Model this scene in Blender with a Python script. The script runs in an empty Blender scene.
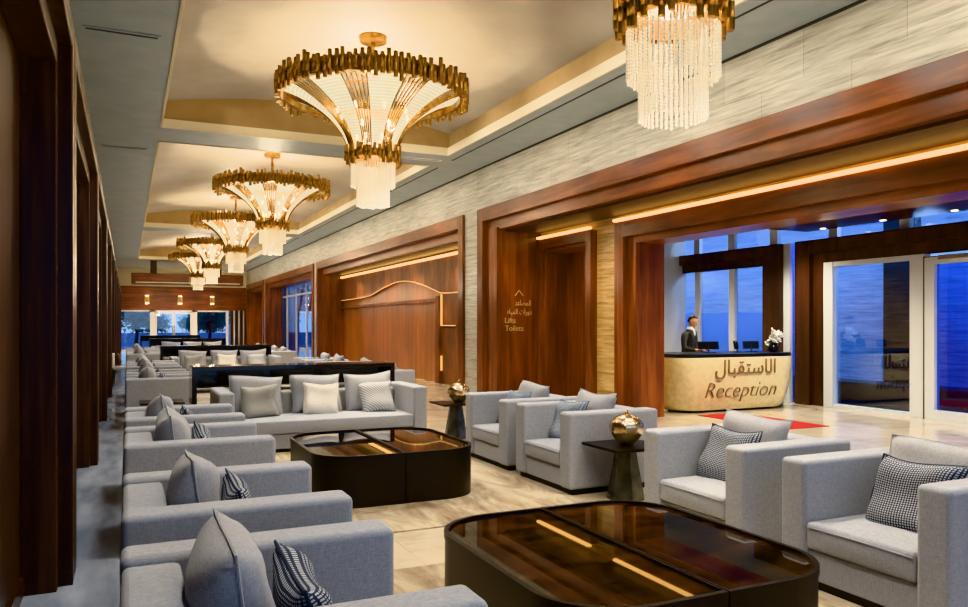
import bpy, bmesh, math, random
from mathutils import Vector, Matrix
PI = math.pi
random.seed(7)
S = bpy.context.scene
C = S.collection

# ------------------------------------------------------------------ materials
MATS = {}
def newmat(name):
    m = bpy.data.materials.new(name); m.use_nodes = True
    nt = m.node_tree; b = nt.nodes['Principled BSDF']
    return m, nt, b
def N(nt, t, **kw):
    n = nt.nodes.new(t)
    for k, v in kw.items():
        if k in n.inputs: n.inputs[k].default_value = v
        else: setattr(n, k, v)
    return n
def L(nt, a, b): nt.links.new(a, b)
def ramp(nt, stops):
    r = nt.nodes.new('ShaderNodeValToRGB'); e = r.color_ramp.elements
    while len(e) < len(stops): e.new(0.5)
    for el, (p, c) in zip(e, stops): el.position = p; el.color = (*c, 1)
    return r
def coords(nt, scale=(1,1,1), kind='Object', rot=(0,0,0)):
    tc = nt.nodes.new('ShaderNodeTexCoord'); mp = nt.nodes.new('ShaderNodeMapping')
    mp.inputs['Scale'].default_value = scale; mp.inputs['Rotation'].default_value = rot
    L(nt, tc.outputs[kind], mp.inputs[0]); return mp.outputs[0]
def bump(nt, b, h, s=0.2, d=0.01):
    bp = nt.nodes.new('ShaderNodeBump'); bp.inputs['Strength'].default_value = s; bp.inputs['Distance'].default_value = d
    L(nt, h, bp.inputs['Height']); L(nt, bp.outputs[0], b.inputs['Normal'])
def plain(name, col, rough=0.5, metal=0.0, emit=None, estr=0, coat=0):
    m, nt, b = newmat(name)
    b.inputs['Base Color'].default_value = (*col, 1); b.inputs['Roughness'].default_value = rough
    b.inputs['Metallic'].default_value = metal; b.inputs['Coat Weight'].default_value = coat
    if emit: b.inputs['Emission Color'].default_value = (*emit, 1); b.inputs['Emission Strength'].default_value = estr
    MATS[name] = m; return m
def noisy(name, c1, c2, scale, rough=0.5, metal=0, bs=0.1, sc3=(1,1,1), detail=4, coat=0, lo=.35, hi=.65, kind='Object', r2=None, bd=.01):
    m, nt, b = newmat(name)
    v = coords(nt, sc3, kind); n = N(nt, 'ShaderNodeTexNoise', Scale=scale, Detail=detail)
    L(nt, v, n.inputs['Vector']); r = ramp(nt, [(lo, c1), (hi, c2)])
    L(nt, n.outputs[0], r.inputs[0]); L(nt, r.outputs[0], b.inputs['Base Color'])
    b.inputs['Roughness'].default_value = rough; b.inputs['Metallic'].default_value = metal; b.inputs['Coat Weight'].default_value = coat
    if bs: bump(nt, b, n.outputs[0], bs, bd)
    MATS[name] = m; return m
def wood(name, dark, mid, light, sc3, rough=.28, bands=True):
    m, nt, b = newmat(name)
    v = coords(nt, sc3)
    n = N(nt, 'ShaderNodeTexNoise', Scale=2.2, Detail=8, Roughness=.62, Distortion=.6); L(nt, v, n.inputs['Vector'])
    n2 = N(nt, 'ShaderNodeTexNoise', Scale=1.1, Detail=2); L(nt, coords(nt, (1, 1, .6)), n2.inputs['Vector'])
    r = ramp(nt, [(.28, dark), (.52, mid), (.75, light)]); L(nt, n.outputs[0], r.inputs[0])
    r2 = ramp(nt, [(.35, (.62, .62, .62)), (.65, (1.15, 1.1, 1.05))]); L(nt, n2.outputs[0], r2.inputs[0])
    mx = N(nt, 'ShaderNodeMixRGB', blend_type='MULTIPLY', Fac=.8); L(nt, r.outputs[0], mx.inputs[1]); L(nt, r2.outputs[0], mx.inputs[2])
    L(nt, mx.outputs[0], b.inputs['Base Color'])
    b.inputs['Roughness'].default_value = rough; b.inputs['Coat Weight'].default_value = .12; b.inputs['Coat Roughness'].default_value = .25
    bump(nt, b, n.outputs[0], .04, .004)
    MATS[name] = m; return m

WD, WM, WL = (.068, .018, .005), (.215, .067, .018), (.38, .14, .042)
wood('wood_v', WD, WM, WL, (3, 3, .22))
wood('wood_y', WD, WM, WL, (3, .22, 3))
wood('wood_x', WD, WM, WL, (.22, 3, 3))
wood('wood_dark', (.018, .007, .004), (.05, .02, .011), (.09, .038, .02), (3, 3, .3))
wood('wood_left', (.02, .010, .006), (.06, .029, .015), (.13, .066, .034), (5, 5, .25), rough=.35)
wood('wood_soffit', (.035, .015, .009), (.07, .03, .018), (.10, .046, .028), (3, .22, 3), rough=.55)
wood('wood_amber', (.2, .07, .018), (.36, .14, .04), (.5, .22, .07), (6, 6, .12), rough=.3)
wood('wood_carved', (.09, .03, .01), (.2, .07, .02), (.32, .12, .035), (2, 2, .6), rough=.5)
def travertine(name, cols, rough=.35, joints=True, tint=1):
    m, nt, b = newmat(name)
    v = coords(nt, (.45, .45, 7.5))
    n = N(nt, 'ShaderNodeTexNoise', Scale=2.6, Detail=10, Roughness=.68, Distortion=.35); L(nt, v, n.inputs['Vector'])
    r = ramp(nt, [(.3, cols[0]), (.47, cols[1]), (.68, cols[2])]); L(nt, n.outputs[0], r.inputs[0])
    out = r.outputs[0]
    if joints:
        br = N(nt, 'ShaderNodeTexBrick', Scale=1.0); br.offset = .5
        br.inputs['Color1'].default_value = (1, 1, 1, 1); br.inputs['Color2'].default_value = (.88, .88, .88, 1); br.inputs['Mortar'].default_value = (.55, .53, .5, 1)
        br.inputs['Mortar Size'].default_value = .004; br.inputs['Brick Width'].default_value = 1.25; br.inputs['Row Height'].default_value = .62
        tc = nt.nodes.new('ShaderNodeTexCoord'); sp = nt.nodes.new('ShaderNodeSeparateXYZ'); cb = nt.nodes.new('ShaderNodeCombineXYZ')
        L(nt, tc.outputs['Object'], sp.inputs[0]); L(nt, sp.outputs[1], cb.inputs[0]); L(nt, sp.outputs[2], cb.inputs[1]); L(nt, cb.outputs[0], br.inputs['Vector'])
        mx = N(nt, 'ShaderNodeMixRGB', blend_type='MULTIPLY', Fac=.8); L(nt, out, mx.inputs[1]); L(nt, br.outputs[0], mx.inputs[2]); out = mx.outputs[0]
    L(nt, out, b.inputs['Base Color']); b.inputs['Roughness'].default_value = rough
    bump(nt, b, n.outputs[0], .05, .004)
    MATS[name] = m
travertine('travertine', [(.27, .245, .19), (.50, .47, .385), (.70, .67, .58)])
travertine('travertine_warm_lit', [(.20, .11, .03), (.52, .35, .14), (.74, .56, .30)], joints=False)  # same stone, with the cove's warm light put into its colours
travertine('travertine_ext', [(.16, .26, .45), (.36, .5, .72), (.6, .74, .9)], joints=True)  # outdoor stone, with the blue dusk light put into its colours

def floor_mat():
    m, nt, b = newmat('floor_marble')
    v = coords(nt, (1, 1, 1)); n = N(nt, 'ShaderNodeTexNoise', Scale=1.3, Detail=9, Roughness=.6, Distortion=.7); L(nt, v, n.inputs['Vector'])
    r = ramp(nt, [(.3, (.47, .39, .28)), (.5, (.64, .55, .41)), (.7, (.74, .66, .53))]); L(nt, n.outputs[0], r.inputs[0])
    br = N(nt, 'ShaderNodeTexBrick', Scale=1.0); br.offset = 0
    br.inputs['Color1'].default_value = (1, 1, 1, 1); br.inputs['Color2'].default_value = (.9, .9, .9, 1); br.inputs['Mortar'].default_value = (.6, .57, .52, 1)
    br.inputs['Mortar Size'].default_value = .003; br.inputs['Brick Width'].default_value = .9; br.inputs['Row Height'].default_value = .9
    L(nt, v, br.inputs['Vector'])
    mx = N(nt, 'ShaderNodeMixRGB', blend_type='MULTIPLY', Fac=.7); L(nt, r.outputs[0], mx.inputs[1]); L(nt, br.outputs[0], mx.inputs[2])
    L(nt, mx.outputs[0], b.inputs['Base Color']); b.inputs['Roughness'].default_value = .12
    b.inputs['Specular IOR Level'].default_value = .6
    MATS['floor'] = m
floor_mat()
def rug_mat():
    m, nt, b = newmat('rug')
    v = coords(nt, (1.6, .45, 1)); n = N(nt, 'ShaderNodeTexNoise', Scale=1.5, Detail=9, Roughness=.7, Distortion=1.2); L(nt, v, n.inputs['Vector'])
    r = ramp(nt, [(.3, (.17, .12, .075)), (.45, (.32, .25, .165)), (.58, (.50, .43, .31)), (.72, (.38, .34, .27))]); L(nt, n.outputs[0], r.inputs[0])
    L(nt, r.outputs[0], b.inputs['Base Color']); b.inputs['Roughness'].default_value = .9
    n2 = N(nt, 'ShaderNodeTexNoise', Scale=260, Detail=2); L(nt, v, n2.inputs['Vector']); bump(nt, b, n2.outputs[0], .5, .004)
    MATS['rug'] = m
rug_mat()
def fabric(name, c1, c2, rough=.92, sc=230):
    m, nt, b = newmat(name)
    v = coords(nt, (1, 1, 1)); 
    w1 = N(nt, 'ShaderNodeTexNoise', Scale=sc, Detail=2); L(nt, coords(nt, (1, 1, .15)), w1.inputs['Vector'])
    w2 = N(nt, 'ShaderNodeTexNoise', Scale=sc, Detail=2); L(nt, coords(nt, (.2, .2, 1.2)), w2.inputs['Vector'])
    ad = N(nt, 'ShaderNodeMath', operation='ADD'); L(nt, w1.outputs[0], ad.inputs[0]); L(nt, w2.outputs[0], ad.inputs[1])
    hf = N(nt, 'ShaderNodeMath', operation='MULTIPLY'); hf.inputs[1].default_value = .5; L(nt, ad.outputs[0], hf.inputs[0])
    r = ramp(nt, [(.36, c1), (.64, c2)]); L(nt, hf.outputs[0], r.inputs[0])
    L(nt, r.outputs[0], b.inputs['Base Color']); b.inputs['Roughness'].default_value = rough
    b.inputs['Sheen Weight'].default_value = .15
    bump(nt, b, hf.outputs[0], .25, .003)
    MATS[name] = m
fabric('fabric', (.31, .325, .355), (.43, .445, .475))
fabric('fabric_pillow', (.31, .315, .33), (.42, .425, .44))
fabric('fabric_beige', (.28, .27, .245), (.38, .37, .34))
fabric('fabric_white', (.62, .58, .50), (.85, .82, .75))
fabric('fabric_blue', (.15, .19, .25), (.26, .31, .38))
def houndstooth(name, dark, light, n=26):
    m, nt, b = newmat(name)
    tc = nt.nodes.new('ShaderNodeTexCoord'); mp = nt.nodes.new('ShaderNodeMapping'); mp.inputs['Scale'].default_value = (n, n, 1)
    L(nt, tc.outputs['UV'], mp.inputs[0])
    sp = nt.nodes.new('ShaderNodeSeparateXYZ'); L(nt, mp.outputs[0], sp.inputs[0])
    fx = N(nt, 'ShaderNodeMath', operation='FRACT'); fy = N(nt, 'ShaderNodeMath', operation='FRACT'); L(nt, sp.outputs[0], fx.inputs[0]); L(nt, sp.outputs[1], fy.inputs[0])
    gx = N(nt, 'ShaderNodeMath', operation='GREATER_THAN'); gx.inputs[1].default_value = .42; gy = N(nt, 'ShaderNodeMath', operation='GREATER_THAN'); gy.inputs[1].default_value = .42
    L(nt, fx.outputs[0], gx.inputs[0]); L(nt, fy.outputs[0], gy.inputs[0])
    mu = N(nt, 'ShaderNodeMath', operation='MULTIPLY'); L(nt, gx.outputs[0], mu.inputs[0]); L(nt, gy.outputs[0], mu.inputs[1])
    mx = N(nt, 'ShaderNodeMixRGB'); mx.inputs[1].default_value = (*dark, 1); mx.inputs[2].default_value = (*light, 1); L(nt, mu.outputs[0], mx.inputs[0])
    L(nt, mx.outputs[0], b.inputs['Base Color']); b.inputs['Roughness'].default_value = .9
    MATS[name] = m
houndstooth('hound', (.04, .055, .09), (.50, .52, .54), 32)
houndstooth('hound_light', (.13, .18, .25), (.55, .57, .6), 30)
def stripes(name, a, bcol, n=22):
    m, nt, b = newmat(name)
    w = N(nt, 'ShaderNodeTexWave', Scale=n / 6.28 * 2); w.bands_direction = 'DIAGONAL'; L(nt, coords(nt, (1, 1, 1), 'UV'), w.inputs['Vector'])
    r = ramp(nt, [(.4, a), (.6, bcol)]); L(nt, w.outputs[0], r.inputs[0]); L(nt, r.outputs[0], b.inputs['Base Color']); b.inputs['Roughness'].default_value = .9
    MATS[name] = m
stripes('stripe', (.33, .34, .35), (.66, .65, .62))
plain('table_dark', (.006, .004, .004), .35)
noisy('table_top', (.004, .003, .002), (.06, .03, .013), 4.5, rough=.02, detail=12, coat=.0, bs=0, lo=.42, hi=.72, sc3=(.6, 1.4, 1))
plain('black', (.008, .008, .01), .35)
plain('plinth', (.01, .01, .012), .6)
plain('console_dark', (.010, .007, .006), .16, coat=.5)
noisy('gold', (.45, .26, .08), (.80, .56, .22), 14, rough=.25, metal=1, bs=.2, sc3=(1, 1, .3))
noisy('bronze', (.30, .17, .05), (.62, .40, .14), 9, rough=.3, metal=1, bs=.35, sc3=(1, 1, 1))
noisy('vase_gold', (.50, .34, .15), (.90, .78, .58), 9, rough=.22, metal=1, bs=.35, detail=6)
noisy('pedestal', (.09, .10, .09), (.24, .24, .20), 6, rough=.25, metal=.6, bs=.1)
plain('white_frame', (.62, .64, .66), .4)
plain('white_wall', (.66, .66, .62), .6)
plain('cream_lip', (.75, .68, .50), .5)
noisy('soffit', (.36, .44, .48), (.42, .49, .52), 3, rough=.45, bs=0)
noisy('vault', (.40, .365, .31), (.46, .425, .365), 1.2, rough=.55, bs=0)
plain('slot', (.05, .05, .05), .6)
plain('vent_white', (.8, .8, .76), .4)
plain('red', (.36, .006, .004), .9)
plain('skin', (.50, .27, .18), .55); plain('hair', (.01, .008, .007), .6); plain('suit', (.028, .030, .036), .8)
plain('shirt', (.75, .75, .75), .7); plain('tie', (.03, .04, .09), .5); plain('leather', (.01, .01, .01), .35); plain('eye', (.02, .015, .01), .3); plain('lip', (.38, .14, .11), .5)
noisy('desk_gold', (.60, .50, .28), (.70, .60, .36), 12, rough=.38, bs=.04, sc3=(1, 1, 1), detail=8)
plain('letter', (.20, .13, .06), .45)
plain('sign_letter', (.62, .45, .22), .35, emit=(1, .7, .35), estr=.08)
plain('screen', (.012, .014, .018), .15)
plain('petal', (.85, .84, .8), .6); plain('leaf', (.03, .10, .03), .6); plain('stemg', (.05, .12, .04), .6)
plain('bark', (.05, .04, .035), .9); noisy('foliage', (.05, .16, .13), (.16, .34, .24), 4, rough=.8, bs=0)
noisy('ground', (.20, .24, .28), (.28, .32, .36), 2, rough=.8, bs=0)
noisy('lowwall', (.25, .33, .42), (.35, .43, .52), 3, rough=.8, bs=0)
plain('cove', (1, .7, .3), .5, emit=(1.0, .60, .20), estr=3)
plain('soft_glow', (1, .7, .3), .5, emit=(1.0, .55, .2), estr=.55)
plain('spark', (1, .8, .5), .5, emit=(1, .8, .5), estr=25)
plain('bulb', (1, .85, .6), .4, emit=(1, .80, .45), estr=22)
plain('downlight', (1, .9, .7), .4, emit=(1, .88, .7), estr=10)
plain('steel', (.6, .6, .6), .25, metal=1)
plain('brown_leather', (.12, .06, .04), .6)

def glass(name, tint, gloss=.08, rough=.0, emis=0):
    m = bpy.data.materials.new(name); m.use_nodes = True; nt = m.node_tree; nt.nodes.clear()
    o = nt.nodes.new('ShaderNodeOutputMaterial'); t = nt.nodes.new('ShaderNodeBsdfTransparent'); t.inputs[0].default_value = (*tint, 1)
    g = nt.nodes.new('ShaderNodeBsdfGlossy'); g.inputs['Roughness'].default_value = rough
    fr = nt.nodes.new('ShaderNodeLayerWeight'); fr.inputs[0].default_value = .5
    pw = N(nt, 'ShaderNodeMath', operation='POWER'); pw.inputs[1].default_value = 4; L(nt, fr.outputs['Facing'], pw.inputs[0])
    ad = N(nt, 'ShaderNodeMath', operation='ADD'); ad.inputs[1].default_value = gloss; L(nt, pw.outputs[0], ad.inputs[0]); ad.use_clamp = True
    mx = nt.nodes.new('ShaderNodeMixShader'); L(nt, ad.outputs[0], mx.inputs[0]); L(nt, t.outputs[0], mx.inputs[1]); L(nt, g.outputs[0], mx.inputs[2])
    L(nt, mx.outputs[0], o.inputs[0]); MATS[name] = m
glass('glass_clear', (.75, .86, 1)); glass('glass_side', (.42, .62, .85), .12); glass('glass_blue', (.66, .78, .95), .12); glass('glass_deep', (.36, .50, .92), .10)
def film():
    m = bpy.data.materials.new('film'); m.use_nodes = True; nt = m.node_tree; nt.nodes.clear()
    o = nt.nodes.new('ShaderNodeOutputMaterial'); t = nt.nodes.new('ShaderNodeBsdfTransparent'); d = nt.nodes.new('ShaderNodeBsdfTranslucent'); d.inputs[0].default_value = (.5, .65, .95, 1)
    mx = N(nt, 'ShaderNodeMixShader', Fac=.5); L(nt, t.outputs[0], mx.inputs[1]); L(nt, d.outputs[0], mx.inputs[2]); L(nt, mx.outputs[0], o.inputs[0]); MATS['film'] = m
film()
def glow_glass(name, n, e1, e2, alpha=.25):
    """ribbed, lit crystal glass: bands of emission over a see-through body"""
    m = bpy.data.materials.new(name); m.use_nodes = True; nt = m.node_tree; nt.nodes.clear()
    o = nt.nodes.new('ShaderNodeOutputMaterial'); t = nt.nodes.new('ShaderNodeBsdfTransparent')
    em = nt.nodes.new('ShaderNodeEmission'); g = nt.nodes.new('ShaderNodeBsdfGlossy'); g.inputs['Roughness'].default_value = .15
    w = N(nt, 'ShaderNodeTexWave', Scale=n, Distortion=1.5, Detail=2); w.bands_direction = 'Y'; L(nt, coords(nt, (.4, 1, 1), 'UV'), w.inputs['Vector'])
    r = ramp(nt, [(.2, e1), (.8, e2)]); L(nt, w.outputs[0], r.inputs[0]); L(nt, r.outputs[0], em.inputs[0]); em.inputs[1].default_value = 1.25
    m1 = N(nt, 'ShaderNodeMixShader', Fac=.3); L(nt, em.outputs[0], m1.inputs[1]); L(nt, g.outputs[0], m1.inputs[2])
    m2 = N(nt, 'ShaderNodeMixShader', Fac=alpha); L(nt, m1.outputs[0], m2.inputs[1]); L(nt, t.outputs[0], m2.inputs[2])
    L(nt, m2.outputs[0], o.inputs[0]); MATS[name] = m
glow_glass('panel_glass', 10, (.95, .80, .48), (1.0, .93, .72), .12)
m, nt, b = newmat('crystal'); b.inputs['Base Color'].default_value = (.85, .8, .68, 1); b.inputs['Roughness'].default_value = .15
b.inputs['Emission Color'].default_value = (1, .87, .62, 1); b.inputs['Emission Strength'].default_value = .2; b.inputs['Specular IOR Level'].default_value = 1; MATS['crystal'] = m

# ------------------------------------------------------------------ helpers
def tag(o, label=None, cat=None, group=None, kind=None):
    if label: o['label'] = label
    if cat: o['category'] = cat
    if group: o['group'] = group
    if kind: o['kind'] = kind
    return o
def thing(name, label, cat, loc=(0,0,0), rz=0, group=None, kind=None):
    o = bpy.data.objects.new(name, None); C.objects.link(o); o.location = loc; o.rotation_euler = (0, 0, rz); o.empty_display_size = .1
    return tag(o, label, cat, group, kind)
def obj(name, bm, mat, parent=None, smooth=None, loc=None, rot=None, wn=False, label=None):
    me = bpy.data.meshes.new(name)
    if isinstance(bm, bpy.types.Mesh): me = bm
    else:
        bmesh.ops.recalc_face_normals(bm, faces=bm.faces); bm.to_mesh(me); bm.free()
    mats = mat if isinstance(mat, (list, tuple)) else [mat]
    if not me.materials:
        for k in mats: me.materials.append(MATS[k])
    if smooth is not None:
        for p in me.polygons: p.use_smooth = True
        me.set_sharp_from_angle(angle=math.radians(smooth))
    o = bpy.data.objects.new(name, me); C.objects.link(o)
    if parent: o.parent = parent
    if loc: o.location = loc
    if rot: o.rotation_euler = rot
    if wn:
        md = o.modifiers.new('wn', 'WEIGHTED_NORMAL'); md.keep_sharp = True
    if label: o['label'] = label
    return o
def kids(o): return [c for c in C.objects if c.parent == o]
CH = {}
def copy_tree(o, parent=None):
    c = o.copy(); C.objects.link(c)
    if parent is not None: c.parent = parent
    for ch in o.children: copy_tree(ch, c)
    return c
def box(bm, x0, x1, y0, y1, z0, z1, mi=0):
    v = [bm.verts.new((x, y, z)) for z in (z0, z1) for y in (y0, y1) for x in (x0, x1)]
    for f in ((0,1,3,2), (4,6,7,5), (0,4,5,1), (2,3,7,6), (0,2,6,4), (1,5,7,3)):
        fc = bm.faces.new([v[i] for i in f]); fc.material_index = mi
    return v
def boxes(lst, bev=0):
    bm = bmesh.new()
    for b_ in lst: box(bm, *b_)
    if bev: bmesh.ops.bevel(bm, geom=bm.edges[:], offset=bev, segments=2, affect='EDGES', profile=.5, clamp_overlap=True)
    return bm
def rbox(x0, x1, y0, y1, z0, z1, r=.03, seg=3, crown=None, cuts=0):
    bm = bmesh.new(); box(bm, x0, x1, y0, y1, z0, z1)
    if cuts or crown:
        cuts = cuts or 7
        bmesh.ops.subdivide_edges(bm, edges=bm.edges[:], cuts=cuts, use_grid_fill=True)
    bmesh.ops.recalc_face_normals(bm, faces=bm.faces); bm.normal_update()
    es = [e for e in bm.edges if e.calc_face_angle(0) > 1]
    bmesh.ops.bevel(bm, geom=es, offset=r, segments=seg, affect='EDGES', profile=.5, clamp_overlap=True)
    if crown:
        cx, cy, cz = (x0+x1)/2, (y0+y1)/2, (z0+z1)/2; hx, hy, hz = (x1-x0)/2, (y1-y0)/2, (z1-z0)/2
        for v in bm.verts:
            u, w, q = (v.co.x-cx)/hx, (v.co.y-cy)/hy, (v.co.z-cz)/hz
            pu, pw, pq = max(0, 1-u*u), max(0, 1-w*w), max(0, 1-q*q)
            v.co.z += (crown[2]*pu*pw)*(1 if q > 0 else 0)*abs(q)
            v.co.x += crown[0]*pw*pq*u*abs(u)**3; v.co.y += crown[1]*pu*pq*w*abs(w)**3
    return bm
def tube(bm, pts, r, n=6, cap=True):
    pts = [Vector(p) for p in pts]; rs = r if isinstance(r, (list, tuple)) else [r]*len(pts); rings = []
    up = None
    for i, p in enumerate(pts):
        d = (pts[min(i+1, len(pts)-1)] - pts[max(i-1, 0)]).normalized()
        if up is None: up = d.orthogonal().normalized()
        up = (up - d*up.dot(d)).normalized(); sd = d.cross(up)
        rings.append([bm.verts.new(p + (up*math.cos(2*PI*k/n) + sd*math.sin(2*PI*k/n))*rs[i]) for k in range(n)])
    for a, b_ in zip(rings, rings[1:]):
        for k in range(n): bm.faces.new((a[k], a[(k+1) % n], b_[(k+1) % n], b_[k]))
    if cap: bm.faces.new(rings[0][::-1]); bm.faces.new(rings[-1])
def lathe(bm, prof, n=32, center=(0, 0, 0), cap=True):
    rings = []
    for r, z in prof:
        rings.append([bm.verts.new((center[0]+r*math.cos(2*PI*k/n), center[1]+r*math.sin(2*PI*k/n), center[2]+z)) for k in range(n)])
    for a, b_ in zip(rings, rings[1:]):
        for k in range(n): bm.faces.new((a[k], a[(k+1) % n], b_[(k+1) % n], b_[k]))
    if cap: bm.faces.new(rings[0][::-1]); bm.faces.new(rings[-1])
def ell(bm, c, r, seg=16, ring=10, rot=None):
    M = Matrix.Translation(c)
    if rot: M = M @ rot
    M = M @ Matrix.Diagonal((*r, 1))
    return bmesh.ops.create_uvsphere(bm, u_segments=seg, v_segments=ring, radius=1, matrix=M)['verts']

# ------------------------------------------------------------------ setting
XR, XL, XIN = 6.8, -.57, 7.6
ZC = 4.89
st = lambda name, bm, mat, parent=None, **k: tag(obj(name, bm, mat, parent, **k), kind='structure') if parent is None else obj(name, bm, mat, parent, **k)

st('floor', boxes([(-1.2, 12.7, -4, 50.3, -.1, 0)]), 'floor')
noisy('floor_cool', (.24, .29, .38), (.44, .50, .60), 2.2, rough=.14, bs=0, detail=9, sc3=(2, .5, 1))  # bluish reflection on the marble put into this strip's colour
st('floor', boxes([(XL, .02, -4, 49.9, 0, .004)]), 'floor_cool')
# ceiling soffit with three bays
BAYS = [(.5, 13.93), (15.0, 28.4), (29.5, 42.5)]; BX0, BX1 = .5, 5.7
sb = [(-1.0, BX0, -4, 50.2, ZC, ZC+.12), (BX1, XR+.05, -4, 50.2, ZC, ZC+.12)]
prev = -4
for a, b_ in BAYS: sb.append((BX0, BX1, prev, a, ZC, ZC+.12)); prev = b_
sb.append((BX0, BX1, prev, 50.2, ZC, ZC+.12))
st('ceiling', boxes(sb), 'soffit')
def vault(y0, y1):
    bm = bmesh.new(); n = 28; zs, rise = 5.32, .27
    uv = [(BX0-.02 + (BX1-BX0+.04)*i/n) for i in range(n+1)]
    zf = lambda x: zs + rise*(1-((x-3.1)/2.62)**2)
    A = [bm.verts.new((x, y0-.02, zf(x))) for x in uv]; B = [bm.verts.new((x, y1+.02, zf(x))) for x in uv]
    for i in range(n):
        f = bm.faces.new((A[i], A[i+1], B[i+1], B[i])); f.smooth = True
    for R_, y in ((A, y0-.02), (B, y1+.02)):
        lo = [bm.verts.new((x, y, ZC+.1)) for x in uv]
        for i in range(n): bm.faces.new((R_[i], R_[i+1], lo[i+1], lo[i])).material_index = 1
    for x in (BX0-.02, BX1+.02):
        v = [bm.verts.new(p) for p in ((x, y0-.02, ZC+.1), (x, y1+.02, ZC+.1), (x, y1+.02, zs+.01), (x, y0-.02, zs+.01))]
        bm.faces.new(v).material_index = 1
    return bm
noisy('vault_end', (.36, .25, .12), (.42, .30, .15), 2, rough=.6, bs=0)
for i, (a, b_) in enumerate(BAYS):
    st('ceiling', vault(a, b_), ['vault', 'vault_end'])
    lw = .035
    st('trim_%d' % (i+1), boxes([(BX0-.001, BX0+lw, a, b_, ZC-.012, ZC+.14), (BX1-lw, BX1+.001, a, b_, ZC-.012, ZC+.14), (BX0+lw, BX1-lw, a, a+lw, ZC-.012, ZC+.14), (BX0+lw, BX1-lw, b_-lw, b_, ZC-.012, ZC+.14)]), 'cream_lip')
    # shadow gap trim on the right soffit
    st('trim_%d' % (i+4), boxes([(BX1+.22, BX1+.25, a+.1, b_+.4, ZC-.006, ZC+.01)]), 'slot')
# shadow line where soffit meets stone
st('trim_7', boxes([(XR-.05, XR+.0, -4, 50, ZC-.015, ZC+.005)]), 'slot')
# air diffusers
for (x, y, l, al) in ((5.3, 14.45, .9, 1), (5.05, 28.95, .9, 1), (-.05, 9.6, .8, 1), (-.05, 15.8, .8, 1)):
    t = thing('air_diffuser', {14.45: 'white slot air diffuser set in the beam between first and second ceiling bays', 28.95: 'white slot air diffuser in the beam between second and third ceiling bays', 9.6: 'slim slot air diffuser in the grey soffit above the left wall, nearer one', 15.8: 'slim slot air diffuser in the grey soffit above the left wall, farther one'}[y], 'vent', (x, y, ZC))
    obj('frame', boxes([(-l/2, l/2, -.07, -.03, -.012, 0), (-l/2, l/2, .03, .07, -.012, 0), (-l/2, -l/2+.03, -.03, .03, -.012, 0), (l/2-.03, l/2, -.03, .03, -.012, 0)]), 'vent_white' if x > 1 else 'soffit', t)
    obj('slot', boxes([(-l/2+.03, l/2-.03, -.03, .03, -.006, 0)]), 'slot', t)

# right stone wall with openings for the portals
PB, PC, PD, PE = (15.67, 30.3), (-3.2, 14.9), (30.8, 42.7), (43.2, 49.8)
ZP = 4.02
wl = [(XR, 7.9, -4, 50, ZP-.02, 5.9)]
for a, b_ in ((-4, PC[0]+.02), (PC[1]-.02, PB[0]+.02), (PB[1]-.02, PD[0]+.02), (PD[1]-.02, PE[0]+.02), (PE[1]-.02, 50)):
    wl.append((XR, 7.9, a, b_, 0, ZP-.02))
st('wall_right', boxes(wl), 'travertine')
# portals: stepped timber frames
def uframe(bm, x0, x1, y0, y1, zt, w, z0=0, hd=None):
    hd = hd or w
    box(bm, x0, x1, y0, y0+w, z0, zt); box(bm, x0, x1, y1-w, y1, z0, zt); box(bm, x0, x1, y0+w, y1-w, zt-hd, zt)
def portal(idx, y0, y1, zt, xf, xb, d=1, mats=('wood_v', 'wood_y'), w=.28, w2=.22, step=.2, h2=.22):
    t = thing('trim_%d' % idx, None, None, kind='structure')
    def bx(x0, x1, *a): return (min(x0, x1), max(x0, x1), *a)
    jl, hl = [], []
    jl += [bx(xf, xf+d*.3, y0, y0+w, 0, zt), bx(xf, xf+d*.3, y1-w, y1, 0, zt)]; hl += [bx(xf, xf+d*.3, y0+w, y1-w, zt-w, zt)]
    jl += [bx(xf+d*step, xb, y0+w-.002, y0+w+w2, 0, zt-w), bx(xf+d*step, xb, y1-w-w2, y1-w+.002, 0, zt-w)]; hl += [bx(xf+d*step, xb, y0+w+w2, y1-w-w2, zt-w-h2, zt-w+.002)]
    for q in jl: obj('jamb', boxes([q], .006), mats[0], t)
    for q in hl: obj('head', boxes([q], .006), mats[1], t)
    return t
XB = 7.74
portal(10, *PB, ZP, 6.74, XB)
portal(11, *PC, ZP, 6.74, 7.70, w2=.5, step=.1)
portal(12, *PD, ZP, 6.74, XIN)
portal(13, *PE, ZP, 6.74, XIN)
# --- portal B recess: lit timber back wall
st('wall_alcove', boxes([(XB, XB+.1, 15.6, 30.4, 0, 3.9)]), 'wood_amber')
wt = thing('wall_relief', None, None, kind='structure')
wave = [(30.2, 2.52), (27.8, 2.53), (25.9, 2.58), (24.4, 2.77), (23.0, 2.90), (21.8, 2.87), (20.6, 2.71), (19.6, 2.51), (18.9, 2.42), (16.2, 2.40)]
def smoothpts(p, k=6):
    out = []
    for i in range(len(p)-1):
        p0, p1, p2, p3 = p[max(i-1, 0)], p[i], p[i+1], p[min(i+2, len(p)-1)]
        for j in range(k):
            t = j/k
            out.append(tuple(.5*((2*p1[q]) + (-p0[q]+p2[q])*t + (2*p0[q]-5*p1[q]+4*p2[q]-p3[q])*t*t + (-p0[q]+3*p1[q]-3*p2[q]+p3[q])*t**3) for q in range(2)))
    out.append(p[-1]); return out
wp = smoothpts(wave)
bm = bmesh.new()
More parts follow.
